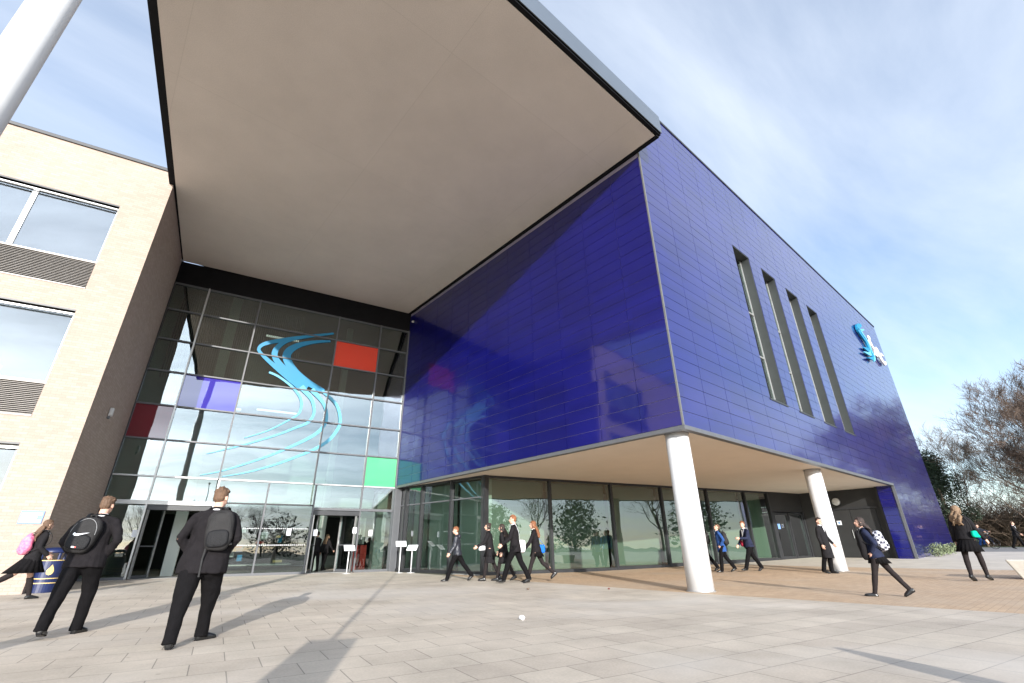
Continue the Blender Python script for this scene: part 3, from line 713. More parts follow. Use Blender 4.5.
mb = MB(); mb.tube([(29.8,8.35,2.98),(29.74,8.35,2.98)], .2, 24); mb.build('lamp_base', M['frame'], lm, lm.location)
mb = MB(); mb.ell((29.74,8.35,2.98), (.07,.185,.185)); mb.build('lamp_cover', M['lampw'], lm, lm.location, smooth=True)
ds = root('door_sign', (29.74,8.42,1.85), 'small blue and white sign beside the column on the charcoal door', 'sign')
mb = MB(); mb.abox(29.745, 29.757, 8.36, 8.56, 1.85, 2.05); mb.build('plate', M['signwhite'], ds, ds.location)
mb = MB(); mb.abox(29.741, 29.745, 8.41, 8.51, 1.90, 2.0); mb.build('symbol', M['signblue'], ds, ds.location)
# small dome camera on blue wall
cm = root('dome_camera', (10.33,19.75,11.85), 'tiny pale security camera high in the corner between glass and blue wall', 'camera')
mb = MB(); mb.ell((10.30,19.75,11.85), (.06,.06,.06)); mb.build('dome', M['lampw'], cm, cm.location, smooth=True)
mb = MB(); mb.abox(10.33, 10.38, 19.7, 19.8, 11.82, 11.92); mb.build('bracket', M['frame'], cm, cm.location)

# ------------------------------------------------------------------ small objects
def bin_():
    x, y = -.38, 17.25; z = zg(x,y); r = root('litter_bin', (x,y,z), 'round navy litter bin with gold emblem and gold bands', 'litter bin'); o = Vector((x,y,z))
    mb = MB(); mb.tube([(x,y,z),(x,y,z+.08),(x,y,z+.72)], [.27,.27,.27], 32); mb.build('body', M['binblue'], r, o, smooth=False)
    mb = MB(); mb.tube([(x,y,z+.88),(x,y,z+.93),(x,y,z+.99),(x,y,z+1.01)], [.28,.28,.2,.05], 32); mb.build('lid', M['binblue'], r, o, smooth=True)
    for k in range(4):
        a = k*PI/2+.5; px, py = x+.24*math.cos(a), y+.24*math.sin(a); mb = MB(); mb.tube([(px,py,z+.7),(px,py,z+.9)], .03, 8); mb.build('post', M['binblue'], r, o)
    for h in (.2,.3,.7):
        mb = MB(); mb.tube([(x,y,z+h),(x,y,z+h+.02)], .274, 32); mb.build('band', M['gold'], r, o)
    # emblem: pointed leaf shape wrapped on the drum, facing the camera
    mb = MB(); a0 = math.atan2(-y, -x)+.1; vs = []; outl = [(0,.0),(.055,.03),(.075,.09),(.05,.16),(.01,.24),(-.03,.17),(-.07,.11),(-.06,.03)]
    for du, dz in outl:
        a = a0+du/.275; vs.append((x+.2765*math.cos(a), y+.2765*math.sin(a), z+.38+dz))
    mb.add(vs, [tuple(range(len(vs)))]); mb.build('emblem', M['gold'], r, o)
bin_()
def lectern(x, y, h, rz, label):
    z = zg(x,y); r = root('display_stand', (x,y,z), label, 'display stand', 'white display stands by the entrance'); o = Vector((x,y,z))
    mb = MB(); mb.tube([(x,y,z+.012),(x,y,z+h-.08)], .022, 12); mb.build('pole', M['white_metal'], r, o, smooth=True)
    mb = MB(); mb.tube([(x,y,z),(x,y,z+.014)], .15, 24); mb.build('foot', M['white_metal'], r, o)
    Rm = Matrix.Rotation(rz, 3, 'Z'); mb = MB()
    c = Vector((x,y,z+h-.06)); ux = Rm @ Vector((.42,0,0)); uy = Rm @ Vector((0,.22,.2)); 
    mb.box(c-ux/2-uy/2, ux, uy, uy.cross(ux).normalized()*-.02); mb.build('plate', M['signwhite'], r, o, bevel=.004)
    mb = MB(); n = (ux.cross(uy)).normalized(); mb.box(c-ux*.42-uy*.4+n*.021, ux*.84, uy*.8, n*.002); mb.build('notice', M['lampw'], r, o)
    for q in range(5):
        mb = MB(); mb.box(c-ux*.34-uy*(.30-.14*q)+n*.0235, ux*(.5+.15*(q % 2)), uy*.05, n*.001); mb.build('text_line', M['frame'], r, o)
lectern(10.02, 18.6, 1.12, rad(-20), 'taller white metal display stand by the grey corner post')
lectern(10.38, 18.3, .97, rad(-50), 'shorter white metal display stand closest to the ground floor glazing')
lectern(8.3, 19.65, .98, rad(-10), 'white display stand standing in the right doorway')
def block():
    x0, y0, z = 18.6, 2.0, .04
    r = root('concrete_bench', (19.4,.9,z), 'pale precast concrete bench block with sloping sides', 'bench'); o = r.location.copy()
    mb = MB(); base = [(18.65,1.56),(19.3,1.6),(19.6,-1.8),(19.0,-1.9)]; c = Vector((19,.1,0)); top = [(18.5,1.75),(19.4,1.8),(19.7,-1.9),(18.9,-2.0)]
    vs = [(x,y,z) for x,y in base]+[(x,y,z+.47) for x,y in top]
    mb.add(vs, [(0,1,2,3),(7,6,5,4),(0,4,5,1),(1,5,6,2),(2,6,7,3),(3,7,4,0)]); mb.build('body', M['planter'], r, o, bevel=.03)
    mb = MB(); mb.abox(18.72,19.1,-1.2,1.5,z-.01,z+.05); mb.build('plinth', M['dark'], r, o)
block()
def crumple(x, y, label, m, s):
    bm = MB(); bm.ell((0,0,s*.5), (s,s*.7,s*.5), seg=9, rg=6)
    for v in bm.v: v += noise.noise_vector(v*30)*s*.4
    mnz = min(v.z for v in bm.v)
    o = bm.build('litter', m, None); o.location = (x,y,zg(x,y)-mnz+.001); tag(o, label, 'litter')
crumple(5.04, 5.66, 'crumpled pale blue scrap of paper on open grey paving', M['signwhite'], .05)
crumple(8.4, 9.2, 'tiny brown leaf lying on paving in front of the walking boy', M['bark'], .04)
crumple(9.8, 7.9, 'small red leaf lying on paving near the thick white column', M['p_leaf'], .03)

# shadow post with a small sign, unseen stand-in behind the camera, added to shadow the paving
lp = root('shadow_post', (-1.95,-1.45,0), 'slim shadow post with a narrow panel behind the viewpoint, unseen, added for its shadow', 'shadow post'); lo = lp.location.copy()
mb = MB(); mb.tube([(-1.95,-1.45,-.05),(-1.95,-1.45,1.5),(-1.95,-1.45,5.9)], [.04,.035,.022], 12); mb.build('pole', M['frame'], lp, lo, smooth=True)
mb = MB(); mb.box((-2.17,-1.32,1.1), (.46,-.27,0), (.02,.03,0), (0,0,1.15)); mb.build('sign_panel', M['signblue'], lp, lo)
mb = MB(); mb.tube([(-1.95,-1.45,5.9),(-1.95,-1.45,6.1)], [.05,.09], 12); mb.build('post_head', M['lampw'], lp, lo)
bo = root('shadow_bollard', (3.7,-1.7,0), 'unseen tapered bollard shape behind the viewpoint, added to cast a shadow', 'bollard')  # unseen stand-in added to cast the narrow shadow on the paving
mb = MB(); mb.tube([(3.7,-1.7,-.03),(3.7,-1.7,.9),(3.7,-1.7,1.1)], [.17,.14,.05], 16); mb.build('shaft', M['planter'], bo, bo.location)

# ------------------------------------------------------------------ people
def remesh(mb, voxel, smooth=2, disp=None):
    """union of closed lofts -> one continuous surface; returns list of (co), faces"""
    me = bpy.data.meshes.new('tmp'); me.from_pydata([tuple(v) for v in mb.v], [], mb.f)
    o = bpy.data.objects.new('tmp', me); COL.objects.link(o)
    r = o.modifiers.new('r', 'REMESH'); r.mode = 'VOXEL'; r.voxel_size = voxel; r.adaptivity = 0
    if smooth:
        s = o.modifiers.new('s', 'SMOOTH'); s.factor = .5; s.iterations = smooth
    dg = bpy.context.evaluated_depsgraph_get(); dg.update()
    ev = o.evaluated_get(dg); m2 = bpy.data.meshes.new_from_object(ev, depsgraph=dg)
    bpy.data.objects.remove(o); bpy.data.meshes.remove(me)
    if disp:
        m2.update()
        nn = [v.normal.copy() for v in m2.vertices]
        for v, n_ in zip(m2.vertices, nn): v.co += n_*disp(v.co)
    m2.polygons.foreach_set('use_smooth', [True]*len(m2.polygons)); m2.update()
    return m2
def addmesh(name, me, m, parent=None):
    me.name = name
    for x in (m if isinstance(m, (list, tuple)) else [m]): me.materials.append(x)
    o = bpy.data.objects.new(name, me); COL.objects.link(o)
    if parent is not None: o.parent = parent
    return o
def folds(amp, seed, sc_=(9,9,4)):
    return lambda c: amp*(noise.noise(Vector((c.x*sc_[0]+seed, c.y*sc_[1], c.z*sc_[2]))) + .6*noise.noise(Vector((c.x*22, c.y*22+seed, c.z*11))))
PSEED = [0]
def person(px, py, h, heading, label, group=None, lean=4, legs=((22,8,0),(-18,22,25)), arms=((-20,8,25),(20,8,25)), top='blazer', topm='blazer', bottom='trousers', botm='trouser',
           hair='short', hairm_='h_brown', skin='skin', head=(0,0), hem=.0, skirt_len=.2, flare_s=1.0, tights=None, shirt=True, vox=.011, collar=True, toes=(0,0), fat=1.0, female=False, shoe='shoe', socks=False, tiltx=0):
    PSEED[0] += 1; sd_ = PSEED[0]*3.7; H_ = h; k = H_/1.72
    zero = Vector((0,0,0)); U = Vector((0,0,1)); F = Vector((0,1,0)); X = Vector((1,0,0))
    ln = rad(lean); sp_ = Vector((math.sin(rad(tiltx)), math.sin(ln), math.cos(ln))).normalized()
    L1, L2 = .245*H_, .24*H_
    def legj(side, a, b, heel):
        hp = Vector((side*(.052 if not female else .05)*H_, 0, 0)); a_ = rad(a); b_ = rad(a-b)
        kn = hp + Vector((side*.006*H_, math.sin(a_)*L1, -math.cos(a_)*L1)); an = kn + Vector((-side*.012*H_, math.sin(b_)*L2, -math.cos(b_)*L2))
        return hp, kn, an
    J = {}
    lows = []
    for s, (a, b, heel) in zip((-1,1), legs):
        hp, kn, an = legj(s, a, b, heel); he = rad(heel)
        # ankle height above the ground = .045H plus heel lift
        lift = .045*H_ + math.sin(he)*.085*H_
        J[s] = [hp, kn, an, he, lift]; lows.append(an.z - lift)
    zmin = min(lows); off = Vector((0,0,-zmin))
    for s in (-1,1):
        hp, kn, an, he, lift = J[s]; J[s] = [hp+off, kn+off, an+off, he, lift]
    cx = (J[-1][2]+J[1][2])/2; sh = Vector((0,-cx.y,0))
    for s in (-1,1): J[s] = [J[s][0]+sh, J[s][1]+sh, J[s][2]+sh, J[s][3], J[s][4]]
    pel = off + sh
    neckb = pel + sp_*.300*H_
    shw = (.108 if not female else .096)*H_*(.97 + .03*fat)
    # forward/left vectors for head
    hy, hpit = rad(head[0]), rad(head[1])
    Rh = Matrix.Rotation(hy, 3, 'Z') @ Matrix.Rotation(-hpit, 3, 'X')
    hc = neckb + sp_*.028*H_ + Vector((0,.012*H_,0)) + Rh @ Vector((0,.006*H_,.062*H_))
    # ---- body
    b = MB(); fr = fat
    b.tube([pel-sp_*.03*H_, pel+sp_*.03*H_, pel+sp_*.10*H_, pel+sp_*.19*H_, pel+sp_*.26*H_, pel+sp_*.292*H_], [(.088*H_*fr,.062*H_),(.09*H_*fr,.063*H_),(.075*H_*fr,.052*H_),(.086*H_,.058*H_),(.072*H_,.040*H_),(.033*H_,.03*H_)], 16, side=X)
    b.tube([neckb-sp_*.02*H_, neckb+sp_*.03*H_, hc+Rh@Vector((0,-.01*H_,-.03*H_))], [.033*H_,.031*H_,.032*H_], 12)
    b.ell(hc+Rh@Vector((0,-.008*H_,.012*H_)), (.043*H_,.053*H_,.050*H_), Rh)
    b.ell(hc+Rh@Vector((0,.012*H_,-.024*H_)), (.034*H_,.036*H_,.040*H_), Rh)
    b.ell(hc+Rh@Vector((0,.030*H_,-.048*H_)), (.017*H_,.014*H_,.012*H_), Rh)
    b.tube([hc+Rh@Vector((0,.043*H_,.006*H_)), hc+Rh@Vector((0,.055*H_,-.013*H_)), hc+Rh@Vector((0,.046*H_,-.019*H_))], [.006*H_,.0085*H_,.007*H_], 8)
    for s in (-1,1): b.ell(hc+Rh@Vector((s*.044*H_,-.004*H_,-.006*H_)), (.0065*H_,.012*H_,.018*H_), Rh, 8, 6)
    AJ = {}
    for s, ar in zip((-1,1), arms):
        pit, ab, el = ar[:3]; inw = ar[3] if len(ar) > 3 else 0; pocket = len(ar) > 4 and ar[4]
        S = neckb - sp_*.026*H_ + X*s*shw; p_r, a_r = rad(pit), rad(ab)
        d1 = Vector((s*math.sin(a_r), math.sin(p_r)*math.cos(a_r), -math.cos(p_r)*math.cos(a_r)))
        E = S + d1*.172*H_
        e2 = rad(pit+el); i_r = rad(inw)
        d2 = Vector((s*math.sin(a_r-i_r)*1.0, math.sin(e2), -math.cos(e2))).normalized()
        Wp = E + d2*.148*H_
        if pocket:
            Wp = pel + X*s*.098*H_ + F*.030*H_ + sp_*.012*H_; a1, a2 = .172*H_, .148*H_; dv = Wp-S; D_ = min(dv.length, (a1+a2)*.995); dv.normalize()
            ca = (a1*a1+D_*D_-a2*a2)/(2*a1*D_); pole = Vector((s*(.9 if inw > 32 else .7), -.7, 0)); pole = (pole-dv*pole.dot(dv)).normalized()
            E = S + dv*a1*ca + pole*a1*math.sqrt(max(0,1-ca*ca)); d1 = (E-S).normalized(); d2 = (Wp-E).normalized()
        AJ[s] = (S, E, Wp, d2, pocket)
        b.tube([S-X*s*.03*H_-sp_*.02*H_, S-X*s*.01*H_-sp_*.012*H_, S+d1*.06*H_, E], [.02*H_,.021*H_,.022*H_,.021*H_], 12)
        b.tube([E-d2*.01*H_, E, E+d2*.05*H_, Wp], [.022*H_,.024*H_,.022*H_,.015*H_], 12)
        if pocket: d2 = Vector((-s*.35,.25,-1)).normalized()
        # hand: palm, four unequal bent fingers, thumb from the side of the palm
        pn = Vector((-s,0,0)); pn = (pn - d2*pn.dot(d2)).normalized(); sv = d2.cross(pn).normalized()
        if sv.y < 0: sv = -sv     # thumb side points forward
        b.tube([Wp-d2*.01*H_, Wp+d2*.015*H_, Wp+d2*.045*H_, Wp+d2*.055*H_], [(.016*H_,.012*H_),(.021*H_,.011*H_),(.024*H_,.010*H_),(.022*H_,.008*H_)], 12, side=sv)
        for q, (o_, ln_) in enumerate([(.0175,.043),(.006,.048),(-.006,.045),(-.0175,.036)]):
            r0 = Wp + d2*.048*H_ + sv*o_*H_; c1_ = rad(18+4*q); c2_ = rad(55+5*q)
            da = d2*math.cos(c1_)+pn*math.sin(c1_); db = d2*math.cos(c2_)+pn*math.sin(c2_)
            m_ = r0+da*ln_*.5*H_; e_ = m_+db*ln_*.5*H_
            b.tube([r0-d2*.01*H_, r0, m_, e_], [.0052*H_,.0053*H_,.0048*H_,.0038*H_], 8)
        t0 = Wp+d2*.014*H_+sv*.016*H_; t1 = t0+(d2*.6+sv*.75+pn*.25).normalized()*.024*H_; t2 = t1+(d2*.9+sv*.2+pn*.35).normalized()*.02*H_
        b.tube([t0-sv*.006*H_, t0, t1, t2], [.007*H_,.007*H_,.006*H_,.0045*H_], 8)
    for s in (-1,1):
        hp, kn, an, he, lift = J[s]
        b.tube([hp+U*.02*H_, hp-U*.03*H_, hp.lerp(kn,.5), kn, kn.lerp(an,.3), an], [.05*H_*fr,.052*H_*fr,.042*H_,.031*H_,.032*H_,.02*H_], 14)
        fd = Matrix.Rotation(rad(toes[0 if s < 0 else 1]), 3, 'Z') @ Vector((0,math.cos(he),-math.sin(he)))
        b.tube([an-fd*.02*H_-U*.01*H_, an+fd*.03*H_-U*.018*H_, an+fd*.08*H_-U*.026*H_], [.018*H_,.017*H_,.01*H_], 10)
    rmk = min(vox, .0075)
    me = remesh(b, rmk, 1)
    root_o = addmesh('person', me, M[skin]); tag(root_o, label, 'person', group)
    a_ = -rad(heading); root_o.rotation_euler = (0,0,a_); root_o.location = (px,py,zg(px,py))
    P = root_o
    # ---- face
    for s in (-1,1):
        mb = MB(); c = hc+Rh@Vector((s*.0175*H_,.0425*H_,.0025*H_)); mb.ell(c, (.006*H_,.004*H_,.0035*H_), Rh, 8, 6); mb.build('eye', M['eye'], P, smooth=True)
        mb = MB(); c = hc+Rh@Vector((s*.0175*H_,.0455*H_,.0125*H_)); mb.tube([c-Rh@X*.009*H_, c+U*.0015*H_, c+Rh@X*.009*H_], [.001*H_,.002*H_,.001*H_], 6); mb.build('eyebrow', M[hairm_], P)
    mb = MB(); c = hc+Rh@Vector((0,.0475*H_,-.031*H_)); mb.ell(c, (.0125*H_,.0035*H_,.0035*H_), Rh, 8, 6); mb.build('mouth', M['lip'], P, smooth=True)
    # ---- shoes
    for s in (-1,1):
        hp, kn, an, he, lift = J[s]; tw = rad(toes[0 if s < 0 else 1])
        Rz = Matrix.Rotation(tw, 3, 'Z'); fd = Rz @ Vector((0,math.cos(he),-math.sin(he))); fu = Rz @ Vector((0,math.sin(he),math.cos(he))); sd2 = Rz @ X
        A0 = an - fu*.045*H_   # sole point under ankle
        mb = MB()
        mb.tube([A0-fd*.036*H_+fu*.02*H_, A0-fd*.022*H_+fu*.022*H_, A0+fd*.03*H_+fu*.02*H_, A0+fd*.075*H_+fu*.014*H_, A0+fd*.107*H_+fu*.011*H_],
                [(.016*H_,.017*H_),(.023*H_,.027*H_),(.026*H_,.027*H_),(.030*H_,.019*H_),(.017*H_,.012*H_)], 12, side=sd2)
        mb.tube([an-fu*.03*H_, an+fu*.002*H_], [(.025*H_,.030*H_),(.024*H_,.027*H_)], 12, side=sd2)
        me = remesh(mb, .009, 2); so_ = addmesh('shoe', me, M[shoe], P)
        mb = MB(); pts = [(-.034,-.014),(-.034,.014),(.02,.02),(.08,.027),(.112,.012),(.112,-.012),(.08,-.027),(.02,-.02)]
        mb.prism([A0+fd*u*H_+sd2*v*H_ for u, v in pts], fu*.007*H_); mb.build('sole', M['coatblack'], so_)
    if not socks:
        for s in (-1,1):
            hp, kn, an, he, lift = J[s]; fd = Matrix.Rotation(rad(toes[0 if s < 0 else 1]), 3, 'Z') @ Vector((0,math.cos(he),-math.sin(he)))
            mb = MB(); mb.tube([kn.lerp(an,.6), an+U*.005*H_, an-fd*.004*H_-U*.012*H_, an+fd*.035*H_-U*.020*H_, an+fd*.08*H_-U*.028*H_], [.027*H_,.0235*H_,.0235*H_,.021*H_,.012*H_], 12); addmesh('sock', remesh(mb, .009, 1), M['tights'], P)
    # ---- legs clothing
    if bottom == 'trousers':
        mb = MB()
        mb.tube([pel-U*.02*H_-sp_*.015*H_, pel+sp_*.02*H_, pel+sp_*.07*H_], [(.092*H_*fr,.07*H_),(.096*H_*fr,.072*H_),(.085*H_*fr,.06*H_)], 18, side=X)
        for s in (-1,1):
            hp, kn, an, he, lift = J[s]; back = Vector((0,-.006*H_,0))
            mb.tube([hp+U*.01*H_, hp-U*.05*H_, hp.lerp(kn,.5), kn, kn.lerp(an,.5)+back, an-U*.008*H_+back, an-U*.024*H_+back*1.6], [.057*H_*fr,.060*H_*fr,.052*H_*fr,.043*H_*fr,.040*H_,.039*H_,.041*H_], 16)
        addmesh('trousers', remesh(mb, vox, 3, folds(.009 if vox < .0105 else .006, sd_, (9,9,6))), M[botm], P)
    else:
        mt = tights or 'tights'
        for s in (-1,1):
            hp, kn, an, he, lift = J[s]; mb = MB()
            if socks: mb.tube([kn.lerp(an,.08), kn.lerp(an,.35), an-U*.01*H_], [.036*H_,.037*H_,.023*H_], 14)
            else: mb.tube([hp, hp.lerp(kn,.5), kn, kn.lerp(an,.3), an-U*.012*H_], [.053*H_,.045*H_,.034*H_,.0345*H_,.0225*H_], 14)
            addmesh('sock' if socks else 'tights_leg', remesh(mb, vox, 1), M[mt], P)
        # pleated skirt: open flared surface with thickness
        mb = MB(); nseg = 72; ringz = [.06,.0,-.08*skirt_len/.2,-.2*skirt_len/.2]
        swing = (J[-1][1]+J[1][1])/2 - pel
        rr_ = [(.082,.06),(.094,.072),(.097+.021*flare_s,.078+.027*flare_s),(.095+.05*flare_s,.085+.065*flare_s)]
        vs = []
        spread = max(abs(J[-1][1].y-J[1][1].y)*.45, .02)
        for layer in (0, 1):
            for zi, (ra, rb) in zip(ringz, rr_):
                for q in range(nseg):
                    an_ = 2*PI*q/nseg; t_ = cl(-zi/.2, 0, 1); pl = 1+.06*t_*(1 if q % 4 < 2 else -1)+.05*t_*noise.noise(Vector((math.cos(an_)*2,math.sin(an_)*2,sd_)))
                    r1, r2_ = ra*H_*pl - layer*.004, (rb*H_+spread*t_*.6)*pl - layer*.004
                    vs.append(pel + Vector((math.cos(an_)*r1, math.sin(an_)*r2_ + swing.y*t_*.4, 0)) + sp_*zi*H_)
        fs = []; nr = len(ringz)
        for layer in (0,1):
            b0 = layer*nr*nseg
            for i in range(nr-1):
                for q in range(nseg):
                    f_ = (b0+i*nseg+q, b0+i*nseg+(q+1) % nseg, b0+(i+1)*nseg+(q+1) % nseg, b0+(i+1)*nseg+q)
                    fs.append(f_[::-1] if layer == 0 else f_)
        for q in range(nseg):
            a1, a2 = (nr-1)*nseg+q, (nr-1)*nseg+(q+1) % nseg; fs.append((a2, a1, a1+nr*nseg, a2+nr*nseg))
        mb.add(vs, fs); mb.build('skirt', M[botm], P, smooth=True)
    # ---- jacket
    hemz = {'blazer':-.055,'jacket':-.03,'coat':-.235}[top]-hem
    g = MB(); flare = {'blazer':1.0,'jacket':.98,'coat':1.08}[top]
    hemp = pel + sp_*hemz*H_
    if top == 'coat': hemp = pel + U*hemz*H_
    g.tube([hemp, pel+sp_*(hemz*.45)*H_, pel+sp_*.05*H_, pel+sp_*.11*H_, pel+sp_*.19*H_, pel+sp_*.245*H_, pel+sp_*.278*H_, pel+sp_*.305*H_],
           [(.114*H_*flare*fr,.094*H_*flare*fr**.4),(.112*H_*fr,.091*H_*fr**.4),(.100*H_*fr,.076*H_),(.092*H_*fr,.069*H_),(.104*H_*.5*(1+fr),.072*H_),(.106*H_,.062*H_),(.085*H_,.048*H_),(.040*H_,.036*H_)], 20, side=X)
    pk = []
    for s in (-1,1):
        S, E, Wp, d2, pocket = AJ[s]; d1 = (E-S).normalized(); fat_ = 1.25 if topm == 'puffer' else 1
        g.tube([S-X*s*.055*H_+sp_*.004*H_, S-X*s*.02*H_-sp_*.002*H_, S-X*s*.002*H_-sp_*.012*H_, S+d1*.045*H_-X*s*.004*H_, S+d1*.09*H_, E, E+d2*.012*H_], [.026*H_,.030*H_,.033*H_*fat_,.036*H_*fat_,.035*H_*fat_,.032*H_*fat_,.031*H_*fat_], 14)
        g.tube([neckb+X*s*.012*H_+sp_*.006*H_, neckb+X*s*.05*H_-sp_*.012*H_, S-X*s*.015*H_-sp_*.004*H_], [.024*H_,.026*H_,.026*H_], 12)
        g.tube([E-d2*.008*H_, E, E+d2*.07*H_, Wp+d2*.004*H_], [.030*H_,.032*H_*fat_,.029*H_*fat_,.024*H_*fat_], 14)
    jk = addmesh(top if top != 'blazer' else 'blazer', remesh(g, vox, 3, folds((.010 if vox < .0105 else .006) if topm != 'puffer' else .011, sd_+5, (9,9,5) if topm != 'puffer' else (7,7,22))), M[topm], P)
    # lapels / collar
    if collar:
        mb = MB(); cpts = []; cc = neckb+sp_*.004*H_
        for q in range(17):
            an_ = PI*2*q/16; cpts.append(cc+Vector((math.cos(an_)*.043*H_, math.sin(an_)*.040*H_+.003*H_, .004*H_-.012*H_*math.sin(an_))))
        mb.tube(cpts, [(.007*H_,.014*H_)]*17, 6, side=U); mb.build('collar', M[topm], P, smooth=True)
    if shirt:
        mb = MB(); mb.tube([neckb-sp_*.0*H_, neckb+sp_*.024*H_], [.0385*H_,.0345*H_], 18); mb.build('shirt_collar', M['shirt'], P, smooth=True)
        mb = MB(); c = pel+sp_*.235*H_+Vector((0,.059*H_,0))
        mb.prism([c+Vector((-.022*H_,.004*H_,.055*H_)), c+Vector((.022*H_,.004*H_,.055*H_)), c+Vector((0,.014*H_,-.045*H_))], Vector((0,.004,0))); mb.build('shirt_front', M['shirt'], P)
    # ---- hair
    hb = MB()
    def hp_(x, y, z): return hc+Rh@Vector((x*H_,y*H_,z*H_))
    if hair == 'short':
        hb.ell(hp_(0,-.011,.022), (.0455*H_,.054*H_,.046*H_), Rh); hb.ell(hp_(0,-.026,.0), (.041*H_,.036*H_,.038*H_), Rh)
        hb.ell(hp_(.004,.022,.044), (.036*H_,.022*H_,.017*H_), Rh)
        rh_ = random.Random(PSEED[0])
        for q in range(46):
            a_q, b_q = rh_.uniform(0,2*PI), rh_.uniform(.0,1.25); n_ = Vector((math.sin(b_q)*math.cos(a_q), math.sin(b_q)*math.sin(a_q), math.cos(b_q))); p_q = Vector((0,-.011,.022))+Vector((n_.x*.044,n_.y*.052,n_.z*.044)); t_q = Vector((n_.x*.3-.3*n_.y, .5+n_.y*.2+rh_.uniform(-.4,.4), .25)).normalized()
            hb.tube([hp_(*(p_q-t_q*.012)), hp_(*(p_q+n_*.003)), hp_(*(p_q+t_q*.014+n_*.005))], [.0055*H_,.0062*H_,.0035*H_], 6)
    else:
        hb.ell(hp_(0,-.011,.020), (.049*H_,.058*H_,.052*H_), Rh); hb.ell(hp_(0,-.028,-.012), (.047*H_,.038*H_,.05*H_), Rh)
        for s in (-1,1): hb.tube([hp_(s*.038,.014,.03), hp_(s*.046,.004,-.01), hp_(s*.047,-.008,-.05)], [.011*H_,.014*H_,.018*H_], 8)
        if hair == 'long' or hair == 'curly':
            bk = -sp_
            for q in range(9):
                x0 = -.042+q*.0105; ph = q*1.3
                p0 = hp_(x0,-.034,-.02); amp = .006 if hair == 'long' else .014
                pts = []
                for t_ in range(6):
                    u_ = t_/5; pts.append(p0 + Vector((x0*.5*u_*H_+amp*H_*math.sin(ph+u_*9), (-.03*math.sin(u_*2.2)-.008*(q % 3))*H_ + amp*H_*math.cos(ph+u_*8), 0)) + (-sp_)*(.19*u_)*H_ - Vector((0,.022*H_*u_,0)))
                hb.tube(pts, [w_*H_*(1.35 if hair == 'curly' else 1.15) for w_ in (.014,.017,.018,.016,.012,.006)], 8)
        if hair == 'bun': hb.ell(hp_(0,-.055,.045), (.024*H_,.022*H_,.022*H_), Rh)
    tex = (60,60,60) if hair != 'curly' else (35,35,35)
    me = remesh(hb, .0085, 1, lambda c: .005*noise.noise(Vector((c.x*70+sd_, c.y*70, c.z*(70 if hair == 'short' else 14)))) + (.006*noise.noise(Vector((c.x*28,c.y*28,c.z*28+sd_))) if hair == 'curly' else 0))
    # drop the hair where the face is
    inv = Rh.inverted(); bm = bmesh.new(); bm.from_mesh(me); kill = []
    for v in bm.verts:
        q = inv @ (v.co-hc); q /= H_
        if q.y > .015 and q.z < (.034 if hair == 'short' else .030) and abs(q.x) < .0405: kill.append(v)
    bmesh.ops.delete(bm, geom=kill, context='VERTS'); bm.to_mesh(me); bm.free()
    addmesh('hair', me, M[hairm_], P)
    info = dict(root=P, pel=pel, sp=sp_, neck=neckb, H=H_, AJ=AJ, J=J, shw=shw, hc=hc, heading=a_)
    return info

def bag_root(inf, local_c, name, label, cat, group=None):
    o = bpy.data.objects.new(name, None); COL.objects.link(o); R_ = Matrix.Rotation(inf['heading'], 3, 'Z')
    o.location = inf['root'].location + R_ @ local_c; o.rotation_euler = (0,0,inf['heading']); o.empty_display_size = .1
    return tag(o, label, cat, group)
def rbox(mb, c, ux, uy, uz, n=5, pw=.55):
    """superellipsoid pillow box, half extents ux uy uz (vectors)"""
    seg, rg = 24, 14; vs = []; fs = []
    sg_ = lambda v, e: math.copysign(abs(v)**e, v)
    for i in range(rg+1):
        ph = -PI/2+PI*i/rg
        for q in range(seg):
            th = 2*PI*q/seg
            x = sg_(math.cos(ph), pw)*sg_(math.cos(th), pw); y = sg_(math.cos(ph), pw)*sg_(math.sin(th), pw); z = sg_(math.sin(ph), pw)
            vs.append(Vector(c)+Vector(ux)*x+Vector(uy)*y+Vector(uz)*z)
    for i in range(rg):
        for q in range(seg): fs.append((i*seg+q, i*seg+(q+1) % seg, (i+1)*seg+(q+1) % seg, (i+1)*seg+q))
    mb.add(vs, fs)
